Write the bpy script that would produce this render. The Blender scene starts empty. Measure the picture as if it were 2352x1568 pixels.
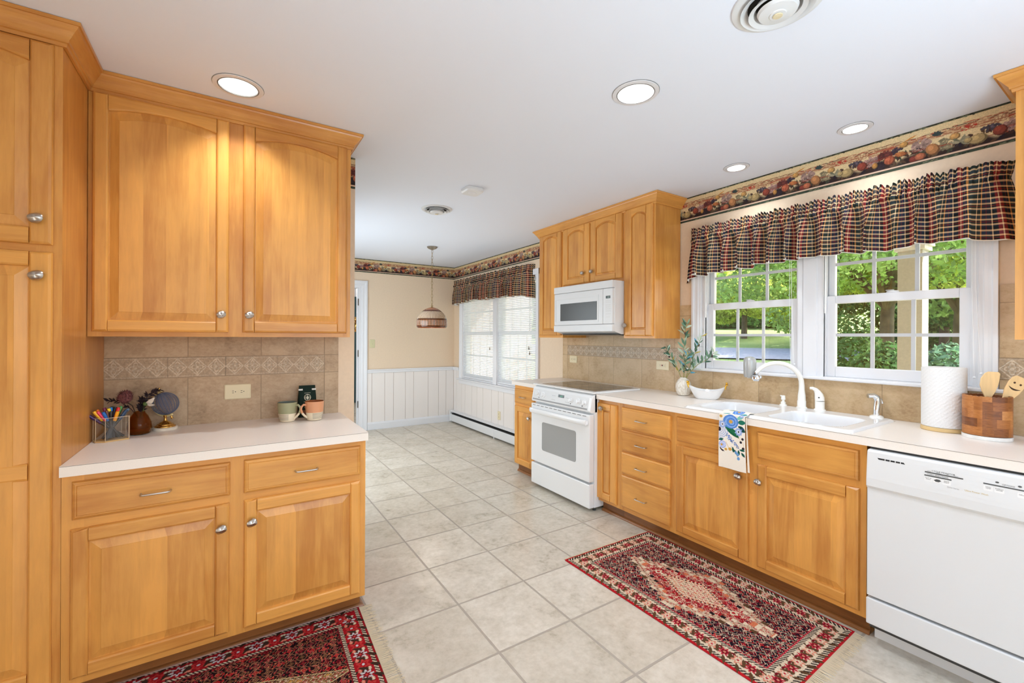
import bpy, math, random
import numpy as np
from mathutils import Vector
S = bpy.context.scene
COL = S.collection
R = random.Random(7)

# ------------------------------------------------------------------ camera
def make_camera():
    yaw, roll = math.radians(32.87), math.radians(.286)
    fw = Vector((math.sin(yaw), math.cos(yaw), 0)); rt = Vector((math.cos(yaw), -math.sin(yaw), 0)); up = Vector((0, 0, 1))
    r2 = rt*math.cos(roll)+up*math.sin(roll); u2 = -rt*math.sin(roll)+up*math.cos(roll)
    cd = bpy.data.cameras.new('camera'); cd.sensor_fit = 'HORIZONTAL'; cd.sensor_width = 36
    cd.lens = 36*1005.2/2352; cd.shift_y = -11.15/2352; cd.clip_start = .05; cd.clip_end = 400
    co = bpy.data.objects.new('camera', cd); COL.objects.link(co)
    m = co.matrix_world.copy()
    for i in range(3):
        m[i][0] = r2[i]; m[i][1] = u2[i]; m[i][2] = -fw[i]
    m[0][3], m[1][3], m[2][3] = 0, 0, 1.35
    co.matrix_world = m
    S.camera = co
make_camera()
S.view_settings.view_transform = 'Standard'; S.view_settings.look = 'None'
S.view_settings.gamma = 1; S.view_settings.use_curve_mapping = False
S.view_settings.exposure = 0.0
S.cycles.use_denoising = True
S.cycles.max_bounces = 8; S.cycles.diffuse_bounces = 5; S.cycles.glossy_bounces = 3; S.cycles.transmission_bounces = 6
S.cycles.transparent_max_bounces = 16; S.cycles.sample_clamp_indirect = 6; S.cycles.caustics_reflective = False; S.cycles.caustics_refractive = False

# ------------------------------------------------------------------ sky, sun, large lights
CEIL = 2.45
def make_world():
    w = bpy.data.worlds.new('sky'); S.world = w; w.use_nodes = True
    nt = w.node_tree; bg = nt.nodes['Background']
    sk = nt.nodes.new('ShaderNodeTexSky'); sk.sky_type = 'NISHITA'; sk.sun_disc = False
    sk.sun_elevation = math.radians(48); sk.sun_rotation = math.radians(120); sk.air_density = 1.0; sk.dust_density = 2.5
    nt.links.new(sk.outputs[0], bg.inputs[0]); bg.inputs[1].default_value = .8
make_world()
def lamp(name, kind, loc, energy, color=(1, 1, 1), direction=(0, 0, -1), **kw):
    l = bpy.data.lights.new(name, kind); l.energy = energy; l.color = color
    for k, v in kw.items(): setattr(l, k, v)
    o = bpy.data.objects.new(name, l); COL.objects.link(o); o.location = loc
    o.rotation_euler = Vector(direction).to_track_quat('-Z', 'Y').to_euler()
    return o
lamp('sun', 'SUN', (20, -20, 30), 15, (1, .96, .88), (-.50, .62, -.62), angle=.01)
FILL_TINT = (.80, .92, 1.0)
# added fill lights in place of unseen windows: back, dining side, left wall
lamp('fill_back', 'AREA', (.9, -2.62, 1.35), 3, FILL_TINT, (0, 1, .16), shape='RECTANGLE', size=3.4, size_y=2.1)
lamp('fill_dining', 'AREA', (.33, 4.7, 1.2), 42, FILL_TINT, (1, .05, -.12), shape='RECTANGLE', size=1.8, size_y=1.5)
lamp('fill_left', 'AREA', (-1.52, .6, 1.5), 8, FILL_TINT, (1, .12, -.05), shape='RECTANGLE', size=1.2, size_y=1.4, spread=math.radians(84))

# added fill aimed up at the ceiling to brighten and neutralise it
lamp('ceiling_fill', 'AREA', (1.0, -1.0, 1.15), 44, (.60, .82, 1.0), (.10, .25, 1), shape='DISK', size=1.0, spread=math.radians(170))

# ------------------------------------------------------------------ mesh builder
class MB:
    def __init__(s): s.v = []; s.f = []; s.mi = []; s.sm = []
    def add(s, V, F, m=0, sm=False):
        b = len(s.v); s.v.extend(V)
        for f in F: s.f.append(tuple(i+b for i in f)); s.mi.append(m); s.sm.append(sm)
    def box(s, x0, x1, y0, y1, z0, z1, m=0):
        x0, x1 = sorted((x0, x1)); y0, y1 = sorted((y0, y1)); z0, z1 = sorted((z0, z1))
        s.add([(x, y, z) for x in (x0, x1) for y in (y0, y1) for z in (z0, z1)],
              [(0, 1, 3, 2), (4, 6, 7, 5), (0, 4, 5, 1), (2, 3, 7, 6), (0, 2, 6, 4), (1, 5, 7, 3)], m)
    def loft(s, rings, m=0, sm=False, caps=True, closed=True):
        n = len(rings[0]); V = [p for r in rings for p in r]; F = []
        for k in range(len(rings)-1):
            for i in range(n if closed else n-1):
                j = (i+1) % n; F.append((k*n+i, k*n+j, (k+1)*n+j, (k+1)*n+i))
        s.add(V, F, m, sm)
        if caps:
            b = len(s.v)-len(V); e = (len(rings)-1)*n
            s.f.append(tuple(b+i for i in reversed(range(n)))); s.mi.append(m); s.sm.append(False)
            s.f.append(tuple(b+e+i for i in range(n))); s.mi.append(m); s.sm.append(False)
    def prism(s, P, poly, a0, a1, m=0, sm=False):
        s.loft([[P(u, v, a) for u, v in poly] for a in (a0, a1)], m, sm)
    def tube(s, pts, r, n=8, m=0, cap=True, sm=True):
        pts = [Vector(p) for p in pts]; k = len(pts); rs = r if isinstance(r, (list, tuple)) else [r]*k
        rings = []; t0 = (pts[1]-pts[0]).normalized(); nrm = t0.orthogonal().normalized()
        for i, p in enumerate(pts):
            t = (pts[min(i+1, k-1)]-pts[max(i-1, 0)]).normalized()
            nrm = (nrm-t*nrm.dot(t)).normalized(); b = t.cross(nrm)
            rings.append([tuple(p+(nrm*math.cos(2*math.pi*j/n)+b*math.sin(2*math.pi*j/n))*rs[i]) for j in range(n)])
        s.loft(rings, m, sm, cap)
    def lathe(s, prof, c=(0, 0, 0), n=24, m=0, sm=True, ax='z', caps=True, sx=1, sy=1, rot=0):
        rings = []
        for r, h in prof:
            ring = []
            for j in range(n):
                a = 2*math.pi*j/n+rot; x, y = r*math.cos(a)*sx, r*math.sin(a)*sy
                q = {'z': (x, y, h), 'x': (h, x, y), 'y': (x, h, y), '-x': (-h, x, y), '-y': (x, -h, y)}[ax]
                ring.append((c[0]+q[0], c[1]+q[1], c[2]+q[2]))
            rings.append(ring)
        s.loft(rings, m, sm, caps)
    def ball(s, c, rx, ry=None, rz=None, n=16, k=10, m=0):
        ry = ry or rx; rz = rz or rx
        rings = [[(c[0]+rx*math.sin(t)*math.cos(a), c[1]+ry*math.sin(t)*math.sin(a), c[2]-rz*math.cos(t))
                  for a in (2*math.pi*j/n for j in range(n))] for t in (math.pi*(i+.04)/(k+.08) for i in range(k+1))]
        s.loft(rings, m, True)
    def grid(s, fn, nu, nv, m=0, sm=True):
        s.add([fn(i/nu, j/nv) for i in range(nu+1) for j in range(nv+1)],
              [(i*(nv+1)+j, (i+1)*(nv+1)+j, (i+1)*(nv+1)+j+1, i*(nv+1)+j+1) for i in range(nu) for j in range(nv)], m, sm)
    def text(s, body, size, P, m=0, align='CENTER', bold=0):
        cu = bpy.data.curves.new('t', 'FONT'); cu.body = body; cu.size = size; cu.align_x = align; cu.resolution_u = 2; cu.offset = bold
        o = bpy.data.objects.new('t', cu); COL.objects.link(o)
        dg = bpy.context.evaluated_depsgraph_get(); me = o.evaluated_get(dg).to_mesh()
        V = [P(v.co.x, v.co.y) for v in me.vertices]; F = [tuple(p.vertices) for p in me.polygons]
        o.evaluated_get(dg).to_mesh_clear(); bpy.data.objects.remove(o); bpy.data.curves.remove(cu)
        s.add(V, F, m)

WLOC = {}
def props(o, label=None, cat=None, group=None, kind=None):
    for k, v in (('label', label), ('category', cat), ('group', group), ('kind', kind)):
        if v: o[k] = v
    return o
def root(name, loc, label, cat, group=None):
    o = bpy.data.objects.new(name, None); COL.objects.link(o); o.location = loc; o.empty_display_size = .05
    WLOC[o.name] = Vector(loc); return props(o, label, cat, group)
def mesh_of(mb, name, mats, off):
    me = bpy.data.meshes.new(name)
    ox, oy, oz = off
    me.from_pydata([(x-ox, y-oy, z-oz) for x, y, z in mb.v], [], mb.f)
    for mt in mats: me.materials.append(mt)
    me.polygons.foreach_set('material_index', mb.mi); me.polygons.foreach_set('use_smooth', mb.sm)
    me.validate(); me.update()
    import bmesh
    bm = bmesh.new(); bm.from_mesh(me); bmesh.ops.recalc_face_normals(bm, faces=bm.faces); bm.to_mesh(me); bm.free()
    if any(mb.sm): me.set_sharp_from_angle(angle=math.radians(38))
    return me
def part(name, mb, mats, parent=None, label=None, cat=None, group=None, kind=None, bevel=0, seg=2):
    mats = mats if isinstance(mats, (list, tuple)) else [mats]
    if parent is not None: off = WLOC[parent.name]
    else:
        V = np.array(mb.v); lo, hi = V.min(0), V.max(0); off = ((lo[0]+hi[0])/2, (lo[1]+hi[1])/2, lo[2])
    o = bpy.data.objects.new(name, mesh_of(mb, name, mats, off)); COL.objects.link(o)
    if parent is not None: o.parent = parent
    else: o.location = off
    WLOC[o.name] = Vector(off)
    if bevel:
        b = o.modifiers.new('edge', 'BEVEL'); b.width = bevel; b.segments = seg; b.limit_method = 'ANGLE'; b.angle_limit = math.radians(40)
    return props(o, label, cat, group, kind)
def struct(name, mb, mats, **k): return part(name, mb, mats, kind='structure', **k)
def copy_tree(o, loc, label=None, rotz=None, parent=None):
    c = o.copy(); COL.objects.link(c)
    if parent is None:
        c.location = loc
        if label: c['label'] = label
        if rotz is not None: c.rotation_euler = (0, 0, rotz)
    else: c.parent = parent
    WLOC[c.name] = Vector(loc) if loc else Vector()
    for ch in [x for x in COL.objects if x.parent == o]: copy_tree(ch, None, parent=c)
    return c

# ------------------------------------------------------------------ materials
def lin(c): return tuple(((x/255)/12.92 if x/255 <= .04045 else ((x/255+.055)/1.055)**2.4) for x in c[:3])
def rgba(c): return (*lin(c), 1)
class NT:
    def __init__(s, name, rough=.5, spec=.5, metal=0, base=(200, 200, 200), **k):
        s.m = bpy.data.materials.new(name); s.m.use_nodes = True; s.t = s.m.node_tree
        s.b = s.t.nodes['Principled BSDF']; s.out = s.t.nodes['Material Output']
        s.b.inputs['Roughness'].default_value = rough; s.b.inputs['Specular IOR Level'].default_value = spec
        s.b.inputs['Metallic'].default_value = metal; s.b.inputs['Base Color'].default_value = rgba(base)
        for a, v in k.items(): s.b.inputs[a.replace('_', ' ')].default_value = v
    def n(s, typ, ins=(), out=0, **at):
        nd = s.t.nodes.new('ShaderNode'+typ)
        for a, v in at.items(): setattr(nd, a, v)
        for k, v in (ins.items() if isinstance(ins, dict) else enumerate(ins)):
            if v is None: continue
            if isinstance(v, bpy.types.NodeSocket): s.t.links.new(v, nd.inputs[k])
            else: nd.inputs[k].default_value = v
        return nd.outputs[out] if out is not None else nd
    def ma(s, op, *a): return s.n('Math', a, operation=op)
    def vm(s, op, *a): return s.n('VectorMath', a, operation=op)
    def pos(s): return s.n('NewGeometry', out='Position')
    def xyz(s, v): nd = s.n('SeparateXYZ', (v,), None); return nd.outputs
    def comb(s, x, y, z): return s.n('CombineXYZ', (x, y, z))
    def noise(s, v, scale, detail=3, rough=.5, dist=0): return s.n('TexNoise', {'Vector': v, 'Scale': scale, 'Detail': detail, 'Roughness': rough, 'Distortion': dist})
    def ramp(s, fac, stops, interp='LINEAR'):
        nd = s.n('ValToRGB', (fac,), None); cr = nd.color_ramp; cr.interpolation = interp
        while len(cr.elements) < len(stops): cr.elements.new(.5)
        for e, (p, c) in zip(cr.elements, stops): e.position = p; e.color = rgba(c) if len(c) == 3 else c
        return nd.outputs[0]
    def mix(s, fac, a, b, mode='MIX'):
        nd = s.t.nodes.new('ShaderNodeMix'); nd.data_type = 'RGBA'; nd.blend_type = mode
        for k, v in ((0, fac), (6, a), (7, b)):
            if isinstance(v, bpy.types.NodeSocket): s.t.links.new(v, nd.inputs[k])
            else: nd.inputs[k].default_value = v if not isinstance(v, tuple) or len(v) == 4 else rgba(v)
        return nd.outputs[2]
    def set(s, k, v): s.t.links.new(v, s.b.inputs[k])
    def bump(s, h, strength=.2, dist=.01): s.set('Normal', s.n('Bump', {'Height': h, 'Strength': strength, 'Distance': dist}))
    def rnd(s): return s.n('ObjectInfo', out='Random')

def plain(name, base, rough=.5, metal=0, spec=.5, noise=0, nscale=8, **k):
    t = NT(name, rough, spec, metal, base, **k)
    if noise:
        f = t.noise(t.pos(), nscale, 4)
        d = tuple(max(0, c*(1-noise)) for c in base); l = tuple(min(255, c*(1+noise)) for c in base)
        t.set('Base Color', t.ramp(f, [(.3, d), (.7, l)]))
    return t.m

def wood(name, kind, light=(214, 153, 76), dark=(180, 113, 48), rough=.32):
    t = NT(name, rough, .45); p = t.pos(); r = t.rnd()
    off = t.ma('MULTIPLY', r, 9.0)
    x, y, z = t.xyz(p)
    tone = r
    if kind == 'panel':
        band = t.ma('FLOOR', t.ma('ADD', t.ma('MULTIPLY', t.ma('ADD', x, y), 12.5), off))
        wn = t.n('TexWhiteNoise', {'W': band}, out='Value', noise_dimensions='1D')
        off = t.ma('ADD', off, t.ma('MULTIPLY', wn, 6.0)); tone = wn
    q = t.vm('ADD', p, t.comb(off, off, off))
    sc = (1.3, 1.3, 15) if kind == 'h' else (15, 15, 1.3)
    q = t.vm('MULTIPLY', q, sc)
    g = t.noise(q, 1.0, 5, .55, 1.3)
    fine = t.noise(t.vm('MULTIPLY', q, (4, 4, 4)), 2.0, 4, .6)
    blot = t.noise(t.vm('ADD', p, t.comb(off, 0.0, off)), 4.5, 2)
    f = t.ma('ADD', t.ma('ADD', t.ma('MULTIPLY', g, .62), t.ma('MULTIPLY', fine, .25)), t.ma('ADD', t.ma('MULTIPLY', blot, .42), t.ma('MULTIPLY', tone, .30)))
    mid = tuple((a+b)/2 for a, b in zip(light, dark))
    c = t.ramp(f, [(.42, dark), (.62, mid), (.80, light), (1.0, tuple(min(255, v*1.07) for v in light))])
    t.set('Base Color', c); t.bump(fine, .04, .004)
    t.b.inputs['Coat Weight'].default_value = .12; t.b.inputs['Coat Roughness'].default_value = .2
    return t.m
WV, WH, WP = wood('maple_vertical', 'v'), wood('maple_horizontal', 'h'), wood('maple_panel', 'panel')
WOODS = [WV, WH, WP]
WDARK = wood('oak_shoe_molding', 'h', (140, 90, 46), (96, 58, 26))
WHITE = plain('white_paint', (225, 226, 230), .35)
WALLP = plain('peach_wall_paint', (226, 204, 178), .6, noise=.012, nscale=60)
CEILM = plain('ceiling_paint', (232, 238, 250), .8)
LAM = plain('white_laminate', (238, 230, 222), .3, noise=.01, nscale=300)
LAMSEAM = plain('laminate_seam', (120, 108, 98), .6)
NICKEL = plain('brushed_nickel', (196, 192, 186), .28, 1)
CHROME = plain('chrome', (225, 228, 232), .08, 1)
BRASS = plain('brass', (212, 168, 92), .22, 1)
GOLD = plain('gold', (236, 188, 80), .2, 1)
ENAM = plain('white_enamel', (236, 238, 240), .18)
ENAM2 = plain('white_plastic', (222, 224, 226), .3)
BLACK = plain('black_gap', (14, 14, 15), .6)
DARKG = plain('dark_grey', (70, 72, 72), .3)
MIDG = plain('mid_grey_print', (150, 150, 150), .5)
IVORY = plain('ivory_plastic', (226, 214, 180), .35)
PORC = plain('porcelain', (232, 232, 233), .08)
def glass_mat(name='window_glass', tint=(1, 1, 1, 1), refl=.07):
    m = bpy.data.materials.new(name); m.use_nodes = True; t = m.node_tree; t.nodes.clear()
    o = t.nodes.new('ShaderNodeOutputMaterial'); mx = t.nodes.new('ShaderNodeMixShader'); a = t.nodes.new('ShaderNodeBsdfTransparent'); b = t.nodes.new('ShaderNodeBsdfGlossy')
    a.inputs[0].default_value = tint; b.inputs['Roughness'].default_value = .02; mx.inputs[0].default_value = refl
    t.links.new(a.outputs[0], mx.inputs[1]); t.links.new(b.outputs[0], mx.inputs[2]); t.links.new(mx.outputs[0], o.inputs[0]); return m
GLASS = glass_mat()
def emit(name, c, strength):
    t = NT(name, .4, base=c); t.b.inputs['Emission Color'].default_value = rgba(c); t.b.inputs['Emission Strength'].default_value = strength; return t.m
LAMPGLOW = emit('lamp_glow', (255, 250, 242), 3.0)
def painted(name, rough=.7, noise=.0, ns=200, spec=.3, bumpn=0):
    t = NT(name, rough, spec); c = t.n('Attribute', attribute_name='Col', out='Color')
    if noise:
        f = t.noise(t.pos(), ns, 3); c = t.mix(noise, c, t.ramp(f, [(.3, (60, 60, 60)), (.7, (255, 255, 255))]), 'MULTIPLY')
    t.set('Base Color', c)
    if bumpn: t.bump(t.noise(t.pos(), bumpn, 2), .5, .003)
    return t.m

def floor_mat():
    t = NT('floor_tile', .3, .5); x, y, z = t.xyz(t.pos()); P = .3975
    u = t.ma('DIVIDE', t.ma('SUBTRACT', x, 1.373), P); v = t.ma('DIVIDE', t.ma('SUBTRACT', y, 1.995), P)
    def edge(w): return t.ma('ABSOLUTE', t.ma('SUBTRACT', t.ma('FRACT', t.ma('ADD', w, .5)), .5))
    wob = t.ma('MULTIPLY', t.ma('SUBTRACT', t.noise(t.pos(), 25, 2), .5), .008)
    d = t.ma('ADD', t.ma('MINIMUM', edge(u), edge(v)), wob)
    gr = t.n('MapRange', {'Value': d, 'From Min': .0125, 'From Max': .0170})
    cell = t.n('TexWhiteNoise', {'Vector': t.comb(t.ma('FLOOR', u), t.ma('FLOOR', v), 0.0)}, out='Color', noise_dimensions='3D')
    q = t.vm('ADD', t.pos(), t.vm('MULTIPLY', cell, (7, 7, 7)))
    big = t.noise(q, 5, 5, .62, .6); sm = t.noise(q, 34, 4, .65)
    c = t.ramp(t.ma('ADD', t.ma('MULTIPLY', big, .55), t.ma('MULTIPLY', sm, .45)), [(.30, (176, 166, 148)), (.44, (206, 197, 181)), (.60, (222, 214, 200)), (.75, (230, 225, 214))])
    cv = t.n('TexWhiteNoise', {'Vector': t.comb(t.ma('FLOOR', u), t.ma('FLOOR', v), 3.0)}, out='Value', noise_dimensions='3D')
    c = t.mix(.5, c, t.ramp(cv, [(0, (222, 218, 210)), (1, (255, 255, 255))]), 'MULTIPLY')
    t.set('Base Color', t.mix(gr, (172, 162, 149), c)); t.set('Roughness', t.n('MapRange', {'Value': gr, 'To Min': .8, 'To Max': .27}))
    t.bump(t.ma('ADD', t.ma('MULTIPLY', gr, 1.0), t.ma('MULTIPLY', sm, .12)), .35, .004); return t.m
def wall_tile(name, u0, pitch, rows, axis, strip=None, light=(190, 164, 134), mid=(172, 145, 115), dark=(142, 116, 90)):
    """tan stone-look wall tile; rows = joint heights, joints every pitch along the axis from u0"""
    t = NT(name, .38, .4); p = t.pos(); x, y, z = t.xyz(p); a = y if axis == 'y' else x
    u = t.ma('DIVIDE', t.ma('SUBTRACT', a, u0), pitch)
    d = t.ma('MULTIPLY', t.ma('ABSOLUTE', t.ma('SUBTRACT', t.ma('FRACT', t.ma('ADD', u, .5)), .5)), pitch)
    if strip is not None: # no column joints inside the vertical end strip
        inside = t.ma('GREATER_THAN', t.ma('MULTIPLY', t.ma('SUBTRACT', a, strip[0]), strip[1]), .004)
        d = t.ma('ADD', d, t.ma('MULTIPLY', inside, 1.0)); 
        d = t.ma('MINIMUM', d, t.ma('ABSOLUTE', t.ma('SUBTRACT', a, strip[0])))
    for r in rows: d = t.ma('MINIMUM', d, t.ma('ABSOLUTE', t.ma('SUBTRACT', z, r)))
    gr = t.n('MapRange', {'Value': d, 'From Min': .0012, 'From Max': .0024})
    id_ = t.n('TexWhiteNoise', {'W': t.ma('FLOOR', u)}, out='Color', noise_dimensions='1D')
    q = t.vm('ADD', p, t.vm('MULTIPLY', id_, (5, 5, 5)))
    big = t.noise(q, 6, 4, .6, .4)
    str_ = t.noise(t.vm('MULTIPLY', q, (42, 42, 66)), 1.0, 7, .78, .5)
    f = t.ma('ADD', t.ma('MULTIPLY', big, .5), t.ma('MULTIPLY', str_, .5))
    c = t.ramp(f, [(.33, dark), (.43, mid), (.56, light), (.75, tuple(v*1.04 for v in light))])
    t.set('Base Color', t.mix(gr, tuple(v*.86 for v in mid), c)); t.bump(t.ma('ADD', gr, t.ma('MULTIPLY', str_, .3)), .25, .003); return t.m
FLOOR = floor_mat()
# ------------------------------------------------------------------ painted surface pattern (colour attribute on a fine grid)
class Cv:
    def __init__(s, w, h, res, bg):
        s.w, s.h = w, h; s.nx, s.ny = int(round(w/res))+1, int(round(h/res))+1
        s.X, s.Y = np.meshgrid(np.linspace(0, w, s.nx), np.linspace(0, h, s.ny)); s.c = np.empty(s.X.shape+(3,)); s.c[:] = bg
    def m(s, mask, col): s.c[mask] = col
    def rect(s, x0, y0, x1, y1, col): s.m((s.X >= x0) & (s.X <= x1) & (s.Y >= y0) & (s.Y <= y1), col)
    def _l(s, x, y, rot):
        dx, dy = s.X-x, s.Y-y; ca, sa = math.cos(rot), math.sin(rot); return dx*ca+dy*sa, -dx*sa+dy*ca
    def disc(s, x, y, rx, ry, col, rot=0):
        a, b = s._l(x, y, rot); s.m((a/rx)**2+(b/ry)**2 <= 1, col)
    def ring(s, x, y, r, w, col): d = np.hypot(s.X-x, s.Y-y); s.m(abs(d-r) <= w/2, col)
    def line(s, x0, y0, x1, y1, w, col):
        dx, dy = x1-x0, y1-y0; L = dx*dx+dy*dy+1e-12; t = np.clip(((s.X-x0)*dx+(s.Y-y0)*dy)/L, 0, 1)
        s.m(np.hypot(s.X-x0-t*dx, s.Y-y0-t*dy) <= w/2, col)
    def leaf(s, x, y, ang, L, w, col):
        a, b = s._l(x, y, ang); t = a/L; s.m((t >= 0) & (t <= 1) & (abs(b) <= w/2*np.sin(np.pi*np.clip(t, 0, 1))**.8), col)
    def flower(s, x, y, r, col, n=6, core=None, k=.35):
        dx, dy = s.X-x, s.Y-y; d = np.hypot(dx, dy); a = np.arctan2(dy, dx); s.m(d <= r*(1-k+k*np.cos(n*a)), col)
        if core is not None: s.m(d <= r*.3, core)
    def poly(s, pts, col):
        ins = np.zeros(s.X.shape, bool); n = len(pts)
        for i in range(n):
            x0, y0 = pts[i]; x1, y1 = pts[(i+1) % n]
            if y0 == y1: continue
            c = ((s.Y >= min(y0, y1)) & (s.Y < max(y0, y1)) & (s.X < (x1-x0)*(s.Y-y0)/(y1-y0)+x0)); ins ^= c
        s.m(ins, col)
def painted_mesh(name, col, fn, mat, parent=None, skirt=None, **k):
    """col: (ny,nx,3) sRGB; fn(U,V in 0..1) -> arrays x,y,z"""
    ny, nx = col.shape[:2]; U, V = np.meshgrid(np.linspace(0, 1, nx), np.linspace(0, 1, ny))
    x, y, z = fn(U, V); P = np.stack([x+0*U, y+0*U, z+0*U], -1).reshape(-1, 3)
    i = np.arange(ny*nx).reshape(ny, nx); F = np.stack([i[:-1, :-1], i[:-1, 1:], i[1:, 1:], i[1:, :-1]], -1).reshape(-1, 4)
    Cc = col.reshape(-1, 3)
    if skirt is not None:
        b = np.concatenate([i[0, :], i[1:, -1], i[-1, -2::-1], i[-2:0:-1, 0]]); n0 = len(P)
        Q = P[b].copy(); Q = Q+np.array(skirt); P = np.concatenate([P, Q]); Cc = np.concatenate([Cc, Cc[b]])
        j = np.arange(len(b)); jn = (j+1) % len(b); F = np.concatenate([F, np.stack([b[j], n0+j, n0+jn, b[jn]], -1)])
    off = np.array(WLOC[parent.name]) if parent is not None else np.array([(P[:, 0].min()+P[:, 0].max())/2, (P[:, 1].min()+P[:, 1].max())/2, P[:, 2].min()])
    P = P-off; me = bpy.data.meshes.new(name)
    me.vertices.add(len(P)); me.vertices.foreach_set('co', P.ravel().astype(np.float32))
    me.loops.add(F.size); me.loops.foreach_set('vertex_index', F.ravel().astype(np.int32))
    me.polygons.add(len(F)); me.polygons.foreach_set('loop_start', (np.arange(len(F))*4).astype(np.int32)); me.polygons.foreach_set('loop_total', np.full(len(F), 4, np.int32))
    me.update(); me.validate()
    at = me.color_attributes.new('Col', 'FLOAT_COLOR', 'POINT')
    c = np.clip(Cc/255, 0, 1); l = np.where(c <= .04045, c/12.92, ((c+.055)/1.055)**2.4)
    at.data.foreach_set('color', np.concatenate([l, np.ones((len(l), 1))], 1).ravel().astype(np.float32))
    me.polygons.foreach_set('use_smooth', np.ones(len(F), bool)); me.materials.append(mat)
    o = bpy.data.objects.new(name, me); COL.objects.link(o)
    if parent is not None: o.parent = parent
    else: o.location = off
    WLOC[o.name] = Vector(off); return props(o, k.get('label'), k.get('cat'), k.get('group'), k.get('kind'))

# ------------------------------------------------------------------ room shell
XW, YD, YL, XL = 3.03, 6.40, 2.81, -1.6
YB = -2.75
mb = MB(); mb.box(XL-.1, 3.2, YB-.1, 6.55, -.12, 0); mb.box(.2, 2.7, 6.55, 9.2, -.12, 0); FL = struct('floor', mb, FLOOR)
LIGHTS = [(.030, 2.284, .098, 30), (1.532, 1.356, .102, 46), (2.745, .952, .075, 18), (2.745, 1.590, .075, 18), (.030, .45, .098, 2), (1.532, -.62, .102, 9), (2.745, -.12, .075, 12)]  # last three are out of view, added for more light
def make_ceiling():
    h = .112; xs = {XL-.1, 3.2}; ys = {YB-.1, 6.55}; mb = MB()
    for x, y, r, e in LIGHTS: xs |= {x-h, x+h}; ys |= {y-h, y+h}
    xs, ys = sorted(xs), sorted(ys)
    for x0, x1 in zip(xs, xs[1:]):
        for y0, y1 in zip(ys, ys[1:]):
            hole = [l for l in LIGHTS if abs((x0+x1)/2-l[0]) < .02 and abs((y0+y1)/2-l[1]) < .02]
            if not hole: mb.add([(x0, y0, CEIL), (x1, y0, CEIL), (x1, y1, CEIL), (x0, y1, CEIL)], [(0, 1, 2, 3)]); continue
            cx, cy, r, e = hole[0]; r -= .012; n = 40; O = []; I = []
            for j in range(n):
                q = 2*math.pi*(j+.5)/n; c, s_ = math.cos(q), math.sin(q); k = h/max(abs(c), abs(s_)); O.append((cx+c*k, cy+s_*k, CEIL)); I.append((cx+c*r, cy+s_*r, CEIL))
            for sx, sy in ((1, 1), (-1, 1), (-1, -1), (1, -1)):
                pass
            mb.loft([O, I], 0, False, False)
            for a, b in ((4, 5), (14, 15), (24, 25), (34, 35)):
                sx = 1 if O[a][0] > cx else -1; sy = 1 if O[a][1] > cy else -1; mb.add([O[a], O[b], (cx+sx*h, cy+sy*h, CEIL)], [(0, 1, 2)])
    mb.box(XL-.1, 3.2, YB-.1, 6.55, CEIL+.16, CEIL+.2); mb.box(.2, 2.7, 6.55, 9.2, CEIL, CEIL+.1)
    struct('ceiling', mb, CEILM)
make_ceiling()
KW = (.545, 2.03, 1.10, 2.06)   # kitchen window opening y0,y1,z0,z1
DW = (4.16, 6.10, .70, 2.10)
mb = MB()
for y0, y1, z0, z1 in ((YB, KW[0], 0, CEIL), (KW[0], KW[1], 0, KW[2]), (KW[0], KW[1], KW[3], CEIL), (KW[1], DW[0], 0, CEIL), (DW[0], DW[1], 0, DW[2]), (DW[0], DW[1], DW[3], CEIL), (DW[1], YD+.15, 0, CEIL)):
    mb.box(XW, XW+.16, y0, y1, z0, z1)
WWIN = struct('wall_window', mb, WALLP)
mb = MB(); mb.box(XL-.1, .652, YL, YL+.12, 0, CEIL); WKIT = struct('wall_partition', mb, WALLP)
DO = (.70, 1.565, 2.05)
mb = MB(); mb.box(.2, DO[0], YD, YD+.15, 0, CEIL); mb.box(DO[0], DO[1], YD, YD+.15, DO[2], CEIL); mb.box(DO[1], XW, YD, YD+.15, 0, CEIL); WDIN = struct('wall_dining', mb, WALLP)
mb = MB(); mb.box(.1, .2, YL+.12, YD+.15, 0, CEIL); struct('wall_dining_side', mb, WALLP)
mb = MB(); mb.box(XL-.1, XL, YB-.1, YL, 0, CEIL); struct('wall_left', mb, WALLP)
mb = MB(); mb.box(XL, -1.0, YB-.12, YB, 0, CEIL); mb.box(2.75, 3.19, YB-.12, YB, 0, CEIL); mb.box(-1.0, 2.75, YB-.12, YB, 2.3, CEIL); struct('wall_back', mb, WALLP)
# room beyond the dining doorway
mb = MB(); mb.box(.1, .2, 6.55, 9.2, 0, CEIL); mb.box(2.7, 2.8, 6.55, 9.2, 0, CEIL); mb.box(.1, 2.8, 9.2, 9.3, 0, CEIL); struct('wall_hall', mb, WHITE)
lamp('hall_fill', 'POINT', (1.2, 7.8, 2.2), 30, (1, .95, .88), shadow_soft_size=.1)  # added lamp, out of view, to lift the dark hall

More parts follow.
